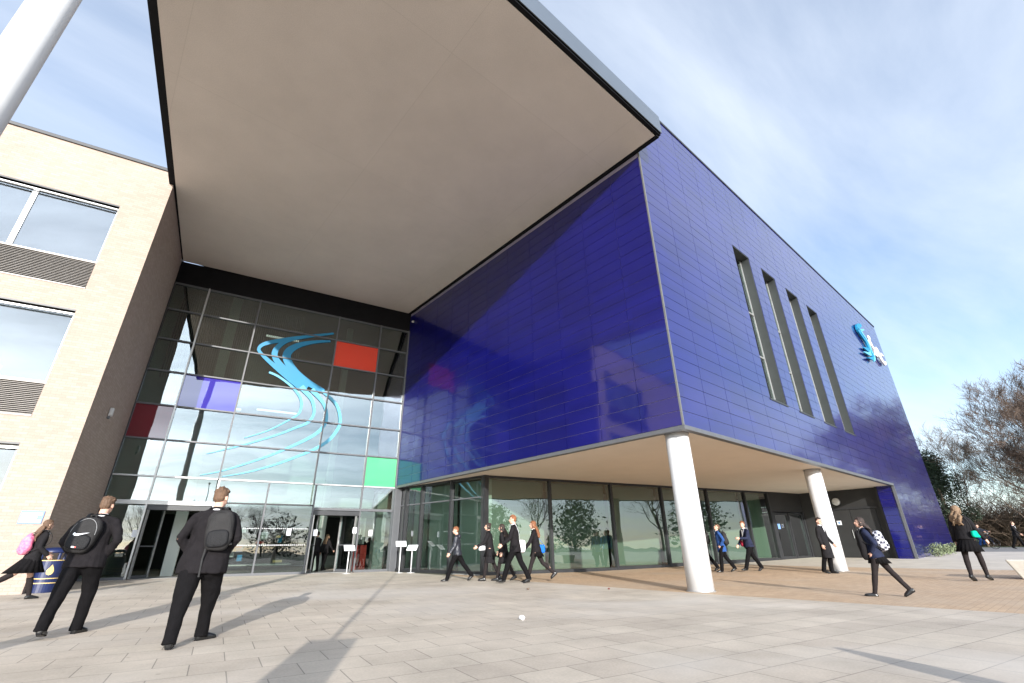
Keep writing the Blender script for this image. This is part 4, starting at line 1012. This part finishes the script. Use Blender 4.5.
def backpack(inf, label, mats=('pack','packdark'), w=.155, hgt=.23, dpt=.085, dz=-.135, swoosh=False, sack=False, sidex=0, group='backpacks worn by the walking pupils', drop_strap=False, tilt=0, zipm='grey'):
    H_, sp_ = inf['H'], inf['sp']; F_ = Vector((0,sp_.z,-sp_.y)); X = Vector((1,0,0))
    c = inf['neck'] + sp_*dz*H_ - F_*(.068*H_+dpt*.95) + X*sidex
    if tilt: Rt = Matrix.Rotation(rad(tilt), 3, F_); X = Rt @ X; up_ = Rt @ sp_
    else: up_ = sp_
    base = c - up_*hgt
    r = bag_root(inf, base, 'backpack', label, 'backpack', group)
    mb = MB(); rbox(mb, c-base, X*w, -F_*dpt, up_*hgt, pw=.6 if not sack else .8)
    if sack:
        for v in mb.v:
            t_ = cl(((v-(c-base)).dot(up_)+hgt)/(2*hgt),0,1); f_ = 1.05-.55*t_**2.2
            d = (v-(c-base)); ax = up_*d.dot(up_); v.xyz = (c-base)+ax+(d-ax)*f_
            v += Vector((noise.noise(v*14), noise.noise(v*14+Vector((5,0,0))), 0))*.02
    else:
        for v in mb.v: v += Vector((noise.noise(v*9), noise.noise(v*9+Vector((5,0,0))), noise.noise(v*9+Vector((0,8,0)))))*.014
    mb.build('main_compartment', M[mats[0]], r, smooth=True)
    if not sack:
        mb = MB(); rbox(mb, c-base-up_*hgt*.42-F_*dpt*.92, X*w*.8, -F_*dpt*.35, up_*hgt*.42, pw=.6); pk_ = mb.build('front_pocket', M[mats[1]], r, smooth=True)
        mb = MB(); cc = c-base-F_*dpt*.9; pts = [cc+X*w*.86*math.cos(a)+up_*(hgt*.05+hgt*.84*math.sin(a)) for a in [PI*q/14 for q in range(15)]]
        mb.tube(pts, .003, 6); mb.build('zip', M[zipm], r)
        mb = MB(); cc = c-base+up_*hgt*.98; mb.tube([cc-X*.03, cc-X*.02+up_*.035, cc+X*.02+up_*.035, cc+X*.03], .008, 8); mb.build('top_handle', M['strap'], r, smooth=True)
    if swoosh:
        mb = MB(); o_ = c-base-up_*hgt*.10-F_*(dpt*1.32); out = [(-.085,.012),(-.062,-.004),(-.035,-.004),(.01,.012),(.075,.042),(.0,.022),(-.03,.014),(-.052,.014),(-.06,.026),(-.085,.034)]
        sw = [(-.07,.034),(-.082,.018),(-.078,.004),(-.058,-.006),(-.030,-.002),(.085,.050),(-.022,.022),(-.048,.018),(-.058,.022)]
        mb.prism([o_+X*a+up_*b_ for a, b_ in sw], -F_*.004); mb.build('emblem', M['signwhite'], r)
        mb = MB(); q_ = c-base-up_*hgt*.72-F_*(dpt*1.28); mb.prism([q_-X*.03-up_*.006, q_+X*.0-up_*.006, q_+X*.0+up_*.01, q_-X*.03+up_*.01], -F_*.004); mb.build('patch', M['signwhite'], r)
        mb = MB(); mb.prism([q_+X*.002-up_*.006, q_+X*.02-up_*.006, q_+X*.02+up_*.01, q_+X*.002+up_*.01], -F_*.004); mb.build('patch', M['redbox'], r)
    for s in (-1,1):
        if sidex and s*sidex < 0: continue
        S = inf['neck']-sp_*.005*H_+Vector((1,0,0))*s*.068*H_
        mb = MB(); pts = [c-base+up_*hgt*.75+X*s*.06, S-base-F_*.055*H_+sp_*.012*H_, S-base+sp_*.026*H_, S-base+F_*.066*H_-sp_*.02*H_, S-base+F_*.083*H_-sp_*.1*H_+Vector((1,0,0))*s*.02*H_, S-base+F_*.03*H_-sp_*.17*H_+Vector((1,0,0))*s*.047*H_, c-base-up_*hgt*.75+X*s*w*.9]
        sl = [q for q, _ in smooth_line(pts, [1]*len(pts), 4)]; mb.tube(sl, [(.020 if not sack else .006,.006)]*len(sl), 8, side=(1,0,0)); mb.build('shoulder_strap', M['strap'], r, smooth=True)
    if drop_strap:
        mb = MB(); p0 = c-base-X*w*.75-up_*hgt*.8-F_*.02; mb.tube([p0, p0-U3*.12-X*.01, p0-U3*.30-X*.005], [(.009,.003)]*3, 6, side=(1,0,0)); mb.build('loose_strap', M['strap'], r)
    return r
U3 = Vector((0,0,1))
def satchel(inf, side, label, m, size=(.17,.06,.13), dz=-.03, dy=0, strap='strap', out=.13, group='satchels and shoulder bags', cross=True, cat='bag', flap=True):
    H_, sp_ = inf['H'], inf['sp']; c = inf['pel']+sp_*dz*H_+Vector((side*out*H_, dy, 0)); base = c-Vector((0,0,size[2]))
    r = bag_root(inf, base, 'shoulder_bag', label, cat, group); k = c-base
    mb = MB(); rbox(mb, k, (0,size[0],0), (size[1],0,0), (0,0,size[2]), pw=.45)
    for v in mb.v: v += Vector((noise.noise(v*9), noise.noise(v*9+Vector((5,0,0))), noise.noise(v*9+Vector((0,8,0)))))*.012
    mb.build('pouch', M[m], r, smooth=True)
    if flap: 
        mb = MB(); rbox(mb, k+Vector((side*size[1]*.75,0,size[2]*.25)), (0,size[0]*.97,0), (size[1]*.35,0,0), (0,0,size[2]*.68), pw=.4); mb.build('flap', M[m], r, smooth=True)
    n = inf['neck']; os_ = -side if cross else side
    S = n-sp_*.0*H_+Vector((os_*.06*H_,0,.012*H_)) if cross else n-sp_*.002*H_+Vector((side*.07*H_,0,.012*H_))
    top = k+Vector((0,0,size[2]*.9))
    if cross:
        back = inf['pel']+sp_*.17*H_+Vector((0,-.078*H_,0)); front = inf['pel']+sp_*.17*H_+Vector((0,.083*H_,0))
        pts = [top+Vector((0,-size[0]*.8,0)), inf['pel']+sp_*.05*H_+Vector((side*.08*H_,-.07*H_,0))-base, back-base, S-base+Vector((0,-.04*H_,0)), S-base+Vector((0,.0,.01)), S-base+Vector((0,.04*H_,-.01)), front-base, inf['pel']+sp_*.05*H_+Vector((side*.08*H_,.075*H_,0))-base, top+Vector((0,size[0]*.8,0))]
    else:
        pts = [top+Vector((0,-size[0]*.8,0)), S-base+Vector((side*.05*H_,-.055*H_,-.10*H_)), S-base+Vector((0,-.03*H_,0)), S-base+Vector((0,0,.012)), S-base+Vector((0,.03*H_,0)), S-base+Vector((side*.05*H_,.06*H_,-.10*H_)), top+Vector((0,size[0]*.8,0))]
    sl = [q for q, _ in smooth_line(pts, [1]*len(pts), 4)]; mb = MB(); mb.tube(sl, [(.016,.004)]*len(sl), 6, side=(1,0,.3)); mb.build('strap', M[strap], r, smooth=True)
    return r

GRP = 'pupils walking to school'
PK = 1  # pocket flag
# --- foreground, from behind
man = person(1.17, 6.87, 1.71, 24, 'stout young man in charcoal blazer in the foreground centre, seen from behind', GRP, lean=2, legs=((-19,0,0),(22,10,0)), arms=((-34,22,62,30,1),(-30,26,58,35,1)), topm='blazer', hair='short', hairm_='h_brown', head=(-22,0), fat=1.34, vox=.010, toes=(14,-38), hem=.045, tiltx=1)
backpack(man, 'black roll top rucksack slung on the stout young man in the middle foreground', w=.145, hgt=.225, dpt=.062, dz=-.135, sidex=.12, drop_strap=True, tilt=-5, zipm='strap')
boy = person(.10, 8.50, 1.66, 22, 'boy in dark blazer seen from behind, hands in pockets, nearest the litter bin', GRP, lean=6, legs=((-22,6,12),(16,10,0)), arms=((-36,20,62,30,1),(-32,26,62,35,1)), topm='blazer', hair='short', hairm_='h_brown', head=(-10,4), vox=.010, toes=(12,-12), hem=.02, fat=1.16)
backpack(boy, 'black backpack with white swoosh emblem on the boy beside the bin', w=.155, hgt=.215, dpt=.07, dz=-.15, swoosh=True, sidex=-.05, tilt=8)
girl = person(-.83, 15.0, 1.62, 66, 'girl in short black skirt and knee socks striding past the brick wall', GRP, lean=5, legs=((16,2,0),(-36,22,32)), arms=((18,10,40),(-14,10,60)), top='blazer', topm='coatblack', bottom='skirt', botm='trouser', socks=True, hair='long', hairm_='h_brown', female=True, hem=.03, head=(0,0))
backpack(girl, 'bright pink patterned drawstring bag on the back of the striding girl', mats=('pink','pink'), w=.15, hgt=.22, dpt=.1, dz=-.16, sack=True)
# --- by the glazing
p = person(9.02, 12.97, 1.60, -52, 'boy with short blond hair in black padded hooded jacket walking alone past the glazing', GRP, lean=4, legs=((24,4,0),(-30,10,35)), arms=((10,6,25),(-14,10,20)), top='jacket', topm='puffer', hair='short', hairm_='h_ginger', head=(8,4), fat=1.0, shirt=False, hem=.03)
mb = MB(); c = p['neck']-p['sp']*.02*p['H']+Vector((0,-.05*p['H'],0)); mb.ell(c, (.07*p['H'],.035*p['H'],.045*p['H'])); mb.build('hood', M['puffer'], p['root'], smooth=True)
p = person(9.75, 12.3, 1.66, -48, 'girl in long black coat holding a white bag, leftmost of the chatting group', GRP, lean=5, legs=((14,4,0),(-16,10,20)), arms=((22,8,40),(-5,10,20)), top='coat', topm='coatblack', bottom='skirt', skirt_len=.13, flare_s=.3, hair='bun', hairm_='h_dark', female=True, shirt=False, head=(10,0))
satchel(p, -1, 'small cream bag held by the leftmost girl of the group', 'bagwhite', size=(.10,.05,.07), dz=.02, dy=.22, out=.12, cross=False, flap=False)
p = person(10.1, 12.05, 1.64, -40, 'girl with dark bushy ponytail in long black coat, right behind the girl with a bun', GRP, lean=4, legs=((16,4,0),(-18,12,22)), arms=((-10,8,20),(8,10,20)), top='coat', topm='coatblack', bottom='skirt', skirt_len=.13, flare_s=.3, hair='curly', hairm_='h_dark', female=True, shirt=False, head=(-5,0))
p = person(9.55, 10.95, 1.82, -42, 'tall ginger haired boy in black blazer seen from behind with white messenger bag', GRP, lean=3, legs=((24,4,0),(-20,8,25)), arms=((18,7,35,5),(-8,9,15)), topm='blazer', hair='short', hairm_='h_ginger', head=(8,0), hem=.03)
satchel(p, 1, 'white canvas messenger bag hanging at the hip of the tall ginger haired boy', 'bagwhite', size=(.18,.06,.17), dz=-.0, out=.115, dy=-.10, strap='bagwhite')
p = person(10.48, 10.9, 1.72, -45, 'girl with long ginger blond hair in charcoal blazer following the group', GRP, lean=5, legs=((20,4,0),(-26,26,40)), arms=((24,12,15),(-12,10,25)), topm='blazer', bottom='skirt', skirt_len=.12, flare_s=.15, hair='long', hairm_='h_ginger', female=True, head=(4,0), hem=.0)
satchel(p, 1, 'bright blue satchel hanging on the girl with ginger blond hair', 'bagblue', size=(.17,.06,.12), dz=-.0, out=.12, dy=-.10, cross=False, strap='bagblue')
# --- between the columns
p = person(18.2, 9.85, 1.68, -32, 'pupil in bright blue jacket half hidden behind the near white column', GRP, lean=4, legs=((20,4,0),(-24,10,30)), arms=((10,8,25),(-10,8,20)), top='jacket', topm='brightblue', hair='short', hairm_='h_brown', shirt=False)
backpack(p, 'dark backpack on the pupil in the bright blue jacket', w=.14, hgt=.2, dz=-.14)
p = person(18.1, 9.05, 1.66, -38, 'boy in knee length blue anorak looking down, hands in pockets, between the columns', GRP, lean=6, legs=((12,4,0),(-18,16,24)), arms=((-22,14,50,25,1),(-22,14,50,25,1)), top='jacket', topm='bluecoat', hair='short', hairm_='h_brown', head=(14,-28), shirt=True, hem=.09)
backpack(p, 'black rucksack with red trim on the boy in the blue anorak', w=.15, hgt=.24, dz=-.16)
p = person(18.95, 8.5, 1.76, -60, 'fair haired boy in navy blazer with maroon satchel walking beside the blue anorak', GRP, lean=8, legs=((26,4,0),(-24,8,28)), arms=((22,8,70,25),(0,12,40,10)), topm='navy', hair='short', hairm_='h_ginger', head=(25,-6), hem=.0)
satchel(p, 1, 'maroon satchel at the waist of the fair haired boy in navy blazer', 'bagred', size=(.16,.06,.11), dz=.02, out=.10, dy=.02, strap='bagwhite')
p = person(19.15, 6.15, 1.74, -175, 'boy with slicked dark hair in long black coat standing beside the far white column', GRP, lean=-3, legs=((2,6,0),(-8,10,12)), arms=((8,8,25),(-4,8,20)), top='coat', topm='coatblack', hair='short', hairm_='h_dark', head=(-25,0), hem=.03, skin='skin')
# --- right hand side
p = person(12.05, 2.87, 1.50, -16, 'dark haired girl in navy blazer striding left with a checkered backpack', GRP, lean=10, legs=((15,0,-10),(-29,5,30)), arms=((-2,6,60,10,1),(14,6,50,10,1)), topm='navy', bottom='skirt', skirt_len=.12, flare_s=.15, hair='long', hairm_='h_dark', female=True, head=(15,-4), skin='skin', shoe='shoe')
backpack(p, 'black and white checkered backpack on the dark haired girl', mats=('check','check'), w=.14, hgt=.19, dz=-.17)
mb = MB(); o_ = p['pel']+p['sp']*.12*p['H']+Vector((-.02*p['H'],.085*p['H'],-.02)); rbox(mb, o_, (.13,0,0), (0,.07,0), (0,0,.27), pw=.75)
bgr = bag_root(p, o_-Vector((0,0,.24)), 'folded_coat', 'black coat bundled in the arms of the dark haired girl', 'coat')
for v in mb.v: v -= o_-Vector((0,0,.24)); v += noise.noise_vector(v*8)*.03
mb.build('cloth', M['coatblack'], bgr, smooth=True)
p = person(17.7, 2.25, 1.82, 104, 'girl with long wavy light brown hair in black flared skirt, by the bench', GRP, lean=2, legs=((-14,2,22),(16,4,14)), arms=((-4,10,25),(10,14,25)), topm='coatblack', top='jacket', bottom='skirt', skirt_len=.17, hair='curly', hairm_='h_blond', female=True, head=(-14,0), shirt=False, hem=-.02)
satchel(p, 1, 'emerald green tote bag under the arm of the girl in heels', 'baggreen', size=(.17,.045,.085), dz=.06, out=.13, dy=.02, cross=False, flap=False)
p = person(46.1, 3.4, 1.68, 190, 'distant walker in dark jacket at the right edge of the road', 'distant people by the road', legs=((18,4,0),(-18,10,20)), topm='coatblack', hair='short', hairm_='h_brown', vox=.014)
# two pupils inside the hall
p = person(8.0, 22.4, 1.62, -20, 'pupil in dark blazer standing inside the right hand doorway', 'pupils inside the entrance hall', legs=((6,2,0),(-6,4,0)), topm='blazer', hair='short', hairm_='h_dark', vox=.014)
p = person(8.7, 23.3, 1.55, 60, 'pupil with a blond head inside the hall behind the right hand doorway', 'pupils inside the entrance hall', legs=((10,2,0),(-8,4,0)), topm='coatblack', hair='long', hairm_='h_blond', vox=.014, female=True)
p = person(3.6, 23.9, 1.7, 175, 'pupil in white shirt sleeves far inside the left hand doorway', 'pupils inside the entrance hall', legs=((6,2,0),(-6,4,0)), topm='shirt', hair='short', hairm_='h_brown', vox=.014)
# ---- cyclist
def bicycle(x, y, rz, label):
    z = zg(x,y); r = root('bicycle', (x,y,z), label, 'bicycle', rz=rz)
    for sx in (-.52, .52):
        mb = MB(); pts = [Vector((sx+.33*math.cos(a), 0, .34+.33*math.sin(a))) for a in [2*PI*q/28 for q in range(29)]]
        mb.tube(pts, .016, 6); wl_ = mb.build('wheel', M['dark'], r, smooth=True)
        mb = MB()
        for q in range(9): a = 2*PI*q/9; mb.tube([(sx,0,.34),(sx+.32*math.cos(a),0,.34+.32*math.sin(a))], .002, 4)
        mb.tube([(sx,-.03,.34),(sx,.03,.34)], .02, 8); mb.build('spokes', M['frameL'], wl_)
    mb = MB()
    for a, b_ in [((-.52,0,.34),(-.1,0,.3)),((-.52,0,.34),(-.2,0,.78)),((-.1,0,.3),(-.2,0,.85)),((-.1,0,.3),(.38,0,.72)),((-.18,0,.78),(.36,0,.84)),((.34,0,.92),(.52,0,.34))]: mb.tube([a,b_], .016, 8)
    mb.build('frame', M['binblue'], r, smooth=True)
    mb = MB(); rbox(mb, (-.22,0,.9), (.13,0,0), (0,.06,0), (0,0,.025)); mb.build('saddle', M['dark'], r, smooth=True)
    mb = MB(); mb.tube([(.3,-.26,.98),(.36,-.1,1.0),(.36,.1,1.0),(.3,.26,.98)], .013, 8); mb.tube([(.34,0,.92),(.36,0,1.0)], .014, 8); mb.build('handlebar', M['frameL'], r, smooth=True)
bicycle(47.3, 5.1, rad(-90-25), 'bicycle ridden along the road beyond the paving')
p = person(47.3, 5.25, 1.62, 205, 'cyclist in dark coat leaning over the handlebar on the road', 'distant people by the road', lean=28, legs=((62,70,0),(40,66,0)), arms=((62,6,10),(62,6,10)), topm='puffer', top='jacket', botm='bluecoat', hair='short', hairm_='h_dark', shirt=False, vox=.014)
p['root'].location.z += .18

# ------------------------------------------------------------------ trees and plants
def bare_tree(x, y, h, seed, label, crown=.5, levels=5, trunk=.03, twigm='twig', lean_=(0,0), group='bare winter trees', low=.18, nb=4, lod=1.0):
    R_ = random.Random(seed); z = zg(x,y)-.1; r = root('bare_tree', (x,y,z), label, 'tree', group); o = Vector((0,0,0))
    tr = MB(); cr = MB()
    def grow(p, d, length, rad0, lev):
        n = 4 if lev < 2 else 3; pts = [p]; rs = [rad0]; q = p.copy(); dd = d.copy()
        for i in range(n):
            dd = (dd + Vector((R_.gauss(0,.13),R_.gauss(0,.13),R_.gauss(.04,.08)))*(1+.25*lev)*.8).normalized()
            q = q + dd*length/n; pts.append(q.copy()); rs.append(rad0*(1-.55*(i+1)/n))
        (tr if lev <= 1 else cr).tube(pts, rs, 9 if lev == 0 else (6 if lev == 1 else 3), cap=False)
        if lev >= levels: return
        k = nb if lev == 0 else (4 if lev < levels-1 else 5)
        for i in range(k+ (2 if lev == 0 else 0)):
            t = R_.uniform(.35 if lev else .30, 1); j = min(int(t*n), n-1); f_ = t*n-j
            pp = pts[j].lerp(pts[j+1], f_); ax = (pts[j+1]-pts[j]).normalized()
            az = R_.uniform(0, 2*PI); tilt = R_.uniform(.35,.85) if lev else R_.uniform(.4,.9)
            side = ax.orthogonal().normalized(); side = Matrix.Rotation(az, 3, ax) @ side
            nd = (ax*math.cos(tilt)+side*math.sin(tilt)); nd.z += .12; nd.normalize()
            grow(pp, nd, length*R_.uniform(.5,.78), max(rs[j]*R_.uniform(.4,.62), .011), lev+1)
        grow(pts[-1], dd, length*.62, rs[-1]*.9, lev+1)
    grow(Vector((0,0,0)), Vector((lean_[0],lean_[1],1)).normalized(), h*.42, h*trunk*.5, 0)
    tr.build('trunk', M['bark'], r, smooth=True, uv=False); cr.build('crown', M[twigm], r, uv=False)
    return r
def leafy(x, y, h, w_, seed, label, n=5200, leaf=.22, m='leaf', name='evergreen_tree', group=None, flat=0, cat='tree'):
    R_ = random.Random(seed); z = zg(x,y); r = root(name, (x,y,z), label, cat, group)
    cl_ = []
    for i in range(44):
        u_ = R_.random(); zz_ = h*(.06+.90*u_); rr_ = w_*(.5 if u_ > .85 else 1)*math.sqrt(max(.05,1-((u_-.42)/.62)**2)); a = R_.uniform(0,2*PI); q = R_.random()**.5*rr_*.75
        cl_.append((Vector((q*math.cos(a), q*math.sin(a), zz_)), R_.uniform(.28,.48)*w_))
    mb = MB()
    for i in range(n):
        c, cr_ = R_.choice(cl_); d = Vector((R_.gauss(0,1),R_.gauss(0,1),R_.gauss(0,1))).normalized()*cr_*R_.uniform(.6,1.1); p = c+d
        if p.z < .05: continue
        a = Vector((R_.gauss(0,1),R_.gauss(0,1),R_.gauss(0,.6))).normalized(); b = a.orthogonal().normalized(); b = Matrix.Rotation(R_.uniform(0,6.28),3,a) @ b; s = leaf*R_.uniform(.5,1.2)
        mb.add([p-a*s*.5, p+b*s*.28, p+a*s*.5, p-b*s*.28], [(0,1,2,3)])
    mb.build('crown', M[m], r, uv=False)
    t = MB(); t.tube([(0,0,-.1),(0,0,h*.4),(.1,0,h*.8)], [h*.03,h*.02,h*.008], 8); t.build('trunk', M['bark'], r, smooth=True, uv=False)
    return r
def azp(az, d): return d*math.sin(rad(az)), d*math.cos(rad(az))
x, y = azp(91.0, 60); bare_tree(x, y, 15.5, 4, 'largest bare tree with dense brown twigs at the right edge beyond the road', levels=6, nb=6)
x, y = azp(86.9, 66); bare_tree(x, y, 11.5, 9, 'bare tree with a leaning pale trunk beside the largest bare tree', twigm='twigp', lean_=(0,-.35), levels=5, nb=6)
x, y = azp(84.0, 74); bare_tree(x, y, 12.5, 21, 'faint thin bare tree rising behind the evergreen next to the blue block', levels=5, twigm='twigp', trunk=.02)
x, y = azp(88.6, 74); bare_tree(x, y, 13.5, 33, 'bare tree behind the leaning one, with a rounded brown crown', levels=5, nb=7)
x, y = azp(94.5, 70); bare_tree(x, y, 15, 35, 'bare tree standing right of the largest one', levels=5)
x, y = azp(82.2, 66); leafy(x, y, 9.2, 2.6, 3, 'dark evergreen tree beside the far edge of the blue block', n=20000, leaf=.2)
x, y = azp(80.4, 70); leafy(x, y, 7.5, 2.8, 13, 'dark evergreen tree mostly hidden by the blue block', n=12000, leaf=.2)
# brush belt of thin brown stems behind the verge
def brush(x0, x1, y0, y1, h, n, seed):
    R_ = random.Random(seed); mb = MB()
    for i in range(n):
        x, y = R_.uniform(x0,x1), R_.uniform(y0,y1); z = zg(x,y); hh = h*R_.uniform(.35,1)*(.75+.5*noise.noise(Vector((y*.25,seed,0))))
        q = Vector((x,y,z)); a = R_.uniform(0,6.28); pts = [q.copy()]; d = Vector((math.cos(a)*.5,math.sin(a)*.5,1))
        for k in range(4): d = (d+Vector((R_.gauss(0,.45),R_.gauss(0,.45),-.14*k))).normalized(); q = q+d*hh/3.4; pts.append(q.copy())
        mb.tube(pts, [.035,.028,.02,.014,.006], 3, cap=False)
    o = mb.build('undergrowth', M['brush'], None, uv=False); struct(o, 'stuff'); return o
brush(74, 84, -22, 26, 8.5, 16000, 2)
# planting at the foot of the blue wall
def shrub(x, y, s, seed, label):
    return leafy(x, y, s, s*.9, seed, label, n=420, leaf=.10, m='leafl', name='low_shrub', group='low sage shrubs at the foot of the blue wall', cat='shrub')
rsx = random.Random(8)
SH = ['low grey green shrub nearest the leg of the blue block', 'second low shrub from the leg of the blue block', 'middle low shrub in the row along the blue wall', 'fourth low shrub from the leg of the blue block', 'fifth low shrub from the leg of the blue block', 'low shrub nearest the far end of the blue wall']
for k in range(6): shrub(31.2+k*1.25, 5.25+rsx.uniform(-.15,.1), .4+rsx.uniform(-.1,.1), 40+k, SH[k])
# trees behind the viewpoint, seen only in the glass
for k, (x, y, h) in enumerate([(30,-46,13),(44,-30,15),(58,-42,12),(70,-20,14),(20,-62,13)]):
    bare_tree(x, y, h, 60+k, ['bare tree behind the viewpoint, nearest the added bollard','broad bare tree behind the viewpoint to the right','bare tree far behind the viewpoint to the right','bare tree beside the road behind the viewpoint','bare tree far behind the viewpoint'][k], levels=4, nb=6)
for k, (x, y, h, w_) in enumerate([(38,-50,9,5),(52,-34,8,5),(66,-30,8,6),(26,-58,7,5),(-22,-80,9,7),(-4,-86,8,7)]):
    leafy(x, y, h, w_, 80+k, ['dark evergreen behind the viewpoint, fourth along','dark evergreen behind the viewpoint beside the broad bare tree','broad dark evergreen far to the right behind the viewpoint','low dark evergreen behind the viewpoint','evergreen far behind the viewpoint on the left','evergreen far behind the viewpoint in the middle'][k], n=2500, leaf=.6)
for k, (x, y, h) in enumerate([(-30,-84,12),(-14,-80,12),(-8,-90,13)]):
    bare_tree(x, y, h, 90+k, ['bare tree far behind on the left','bare tree far behind between two evergreens','bare tree far behind, the tallest of its row'][k], levels=4, nb=6)


# ------------------------------------------------------------------ world, sun, camera
SAZ, SEL = rad(30.6), rad(14.5)
w = bpy.data.worlds.new('World'); sc.world = w; w.use_nodes = True; nt = w.node_tree; nt.nodes.clear(); L = nt.links.new
wo = nt.nodes.new('ShaderNodeOutputWorld'); bg = nt.nodes.new('ShaderNodeBackground')
sky = nt.nodes.new('ShaderNodeTexSky'); sky.sky_type = 'NISHITA'; sky.sun_disc = False; sky.sun_elevation = SEL; sky.sun_rotation = SAZ+PI
sky.air_density = 1.0; sky.dust_density = .35; sky.ozone_density = 2.2
tc = nt.nodes.new('ShaderNodeTexCoord'); sp = nt.nodes.new('ShaderNodeSeparateXYZ'); L(tc.outputs['Generated'], sp.inputs[0])
def mth(op, a, b=None, v=None):
    n = nt.nodes.new('ShaderNodeMath'); n.operation = op
    if hasattr(a, 'links') or hasattr(a, 'is_linked'): L(a, n.inputs[0])
    else: n.inputs[0].default_value = a
    if b is not None:
        if hasattr(b, 'is_linked'): L(b, n.inputs[1])
        else: n.inputs[1].default_value = b
    return n.outputs[0]
zc = mth('MAXIMUM', sp.outputs[2], .0); zc = mth('ADD', zc, .10)
u = mth('DIVIDE', sp.outputs[0], zc); v = mth('DIVIDE', sp.outputs[1], zc)
cb = nt.nodes.new('ShaderNodeCombineXYZ'); L(u, cb.inputs[0]); L(v, cb.inputs[1])
mp = nt.nodes.new('ShaderNodeMapping'); mp.inputs['Rotation'].default_value = (0,0,rad(28)); mp.inputs['Scale'].default_value = (.55,1.7,1); mp.inputs['Location'].default_value = (1.3,.4,0)
L(cb.outputs[0], mp.inputs[0])
nz = nt.nodes.new('ShaderNodeTexNoise'); nz.inputs['Scale'].default_value = .75; nz.inputs['Detail'].default_value = 9; nz.inputs['Roughness'].default_value = .58; nz.inputs['Distortion'].default_value = .5
L(mp.outputs[0], nz.inputs['Vector'])
mr = nt.nodes.new('ShaderNodeMapRange'); mr.inputs['From Min'].default_value = .34; mr.inputs['From Max'].default_value = .74; mr.inputs['To Min'].default_value = .16; mr.inputs['To Max'].default_value = .8
L(nz.outputs['Fac'], mr.inputs[0])
mx = nt.nodes.new('ShaderNodeMix'); mx.data_type = 'RGBA'; L(mr.outputs[0], mx.inputs[0]); sk2 = nt.nodes.new('ShaderNodeVectorMath'); sk2.operation = 'MULTIPLY'; sk2.inputs[1].default_value = (1.28,1.31,1.36); L(sky.outputs[0], sk2.inputs[0]); L(sk2.outputs[0], mx.inputs[6])

sdv = nt.nodes.new('ShaderNodeVectorMath'); sdv.operation = 'DOT_PRODUCT'; L(tc.outputs['Generated'], sdv.inputs[0])
sdv.inputs[1].default_value = (-math.sin(SAZ)*math.cos(SEL), -math.cos(SAZ)*math.cos(SEL), math.sin(SEL))
g0 = mth('MAXIMUM', sdv.outputs['Value'], 0.0); g1 = mth('POWER', g0, 5.0); g2 = mth('MULTIPLY', g1, 6.5); g3 = mth('ADD', g2, 1.0)
cc_ = nt.nodes.new('ShaderNodeVectorMath'); cc_.operation = 'SCALE'; cc_.inputs[0].default_value = (4.9,5.3,5.9); L(g3, cc_.inputs['Scale']); L(cc_.outputs[0], mx.inputs[7])
L(mx.outputs[2], bg.inputs[0]); bg.inputs[1].default_value = .145; L(bg.outputs[0], wo.inputs[0])
sd = bpy.data.lights.new('sun', 'SUN'); sd.energy = 5; sd.angle = rad(.5); sd.color = (1,.955,.90)
so = bpy.data.objects.new('sun', sd); COL.objects.link(so)
dirv = Vector((math.sin(SAZ)*math.cos(SEL), math.cos(SAZ)*math.cos(SEL), -math.sin(SEL)))
so.rotation_euler = dirv.to_track_quat('-Z', 'Y').to_euler(); so.location = (-30,-50,30)

cd = bpy.data.cameras.new('camera'); cd.sensor_width = 36; cd.lens = 462.44/1024*36; cd.clip_start = .05; cd.clip_end = 5000
co = bpy.data.objects.new('camera', cd); COL.objects.link(co); sc.camera = co
p_, r_, A_ = rad(24.148), rad(-.7506), rad(40.998)
f = Vector((0,math.cos(p_),math.sin(p_))); rt = Vector((1,0,0)); up = rt.cross(f)
r2 = rt*math.cos(r_)+up*math.sin(r_); u2 = -rt*math.sin(r_)+up*math.cos(r_)
Mz = Matrix.Rotation(-A_, 3, 'Z'); r2, u2, f = Mz @ r2, Mz @ u2, Mz @ f
co.matrix_world = Matrix(((r2.x,u2.x,-f.x,0),(r2.y,u2.y,-f.y,0),(r2.z,u2.z,-f.z,.92),(0,0,0,1)))
vs_ = sc.view_settings; vs_.view_transform = 'Standard'; vs_.look = 'None'; vs_.exposure = .68; vs_.gamma = 1; vs_.use_curve_mapping = False
sc.cycles.max_bounces = 10; sc.cycles.transparent_max_bounces = 16; sc.cycles.glossy_bounces = 5; sc.cycles.diffuse_bounces = 4
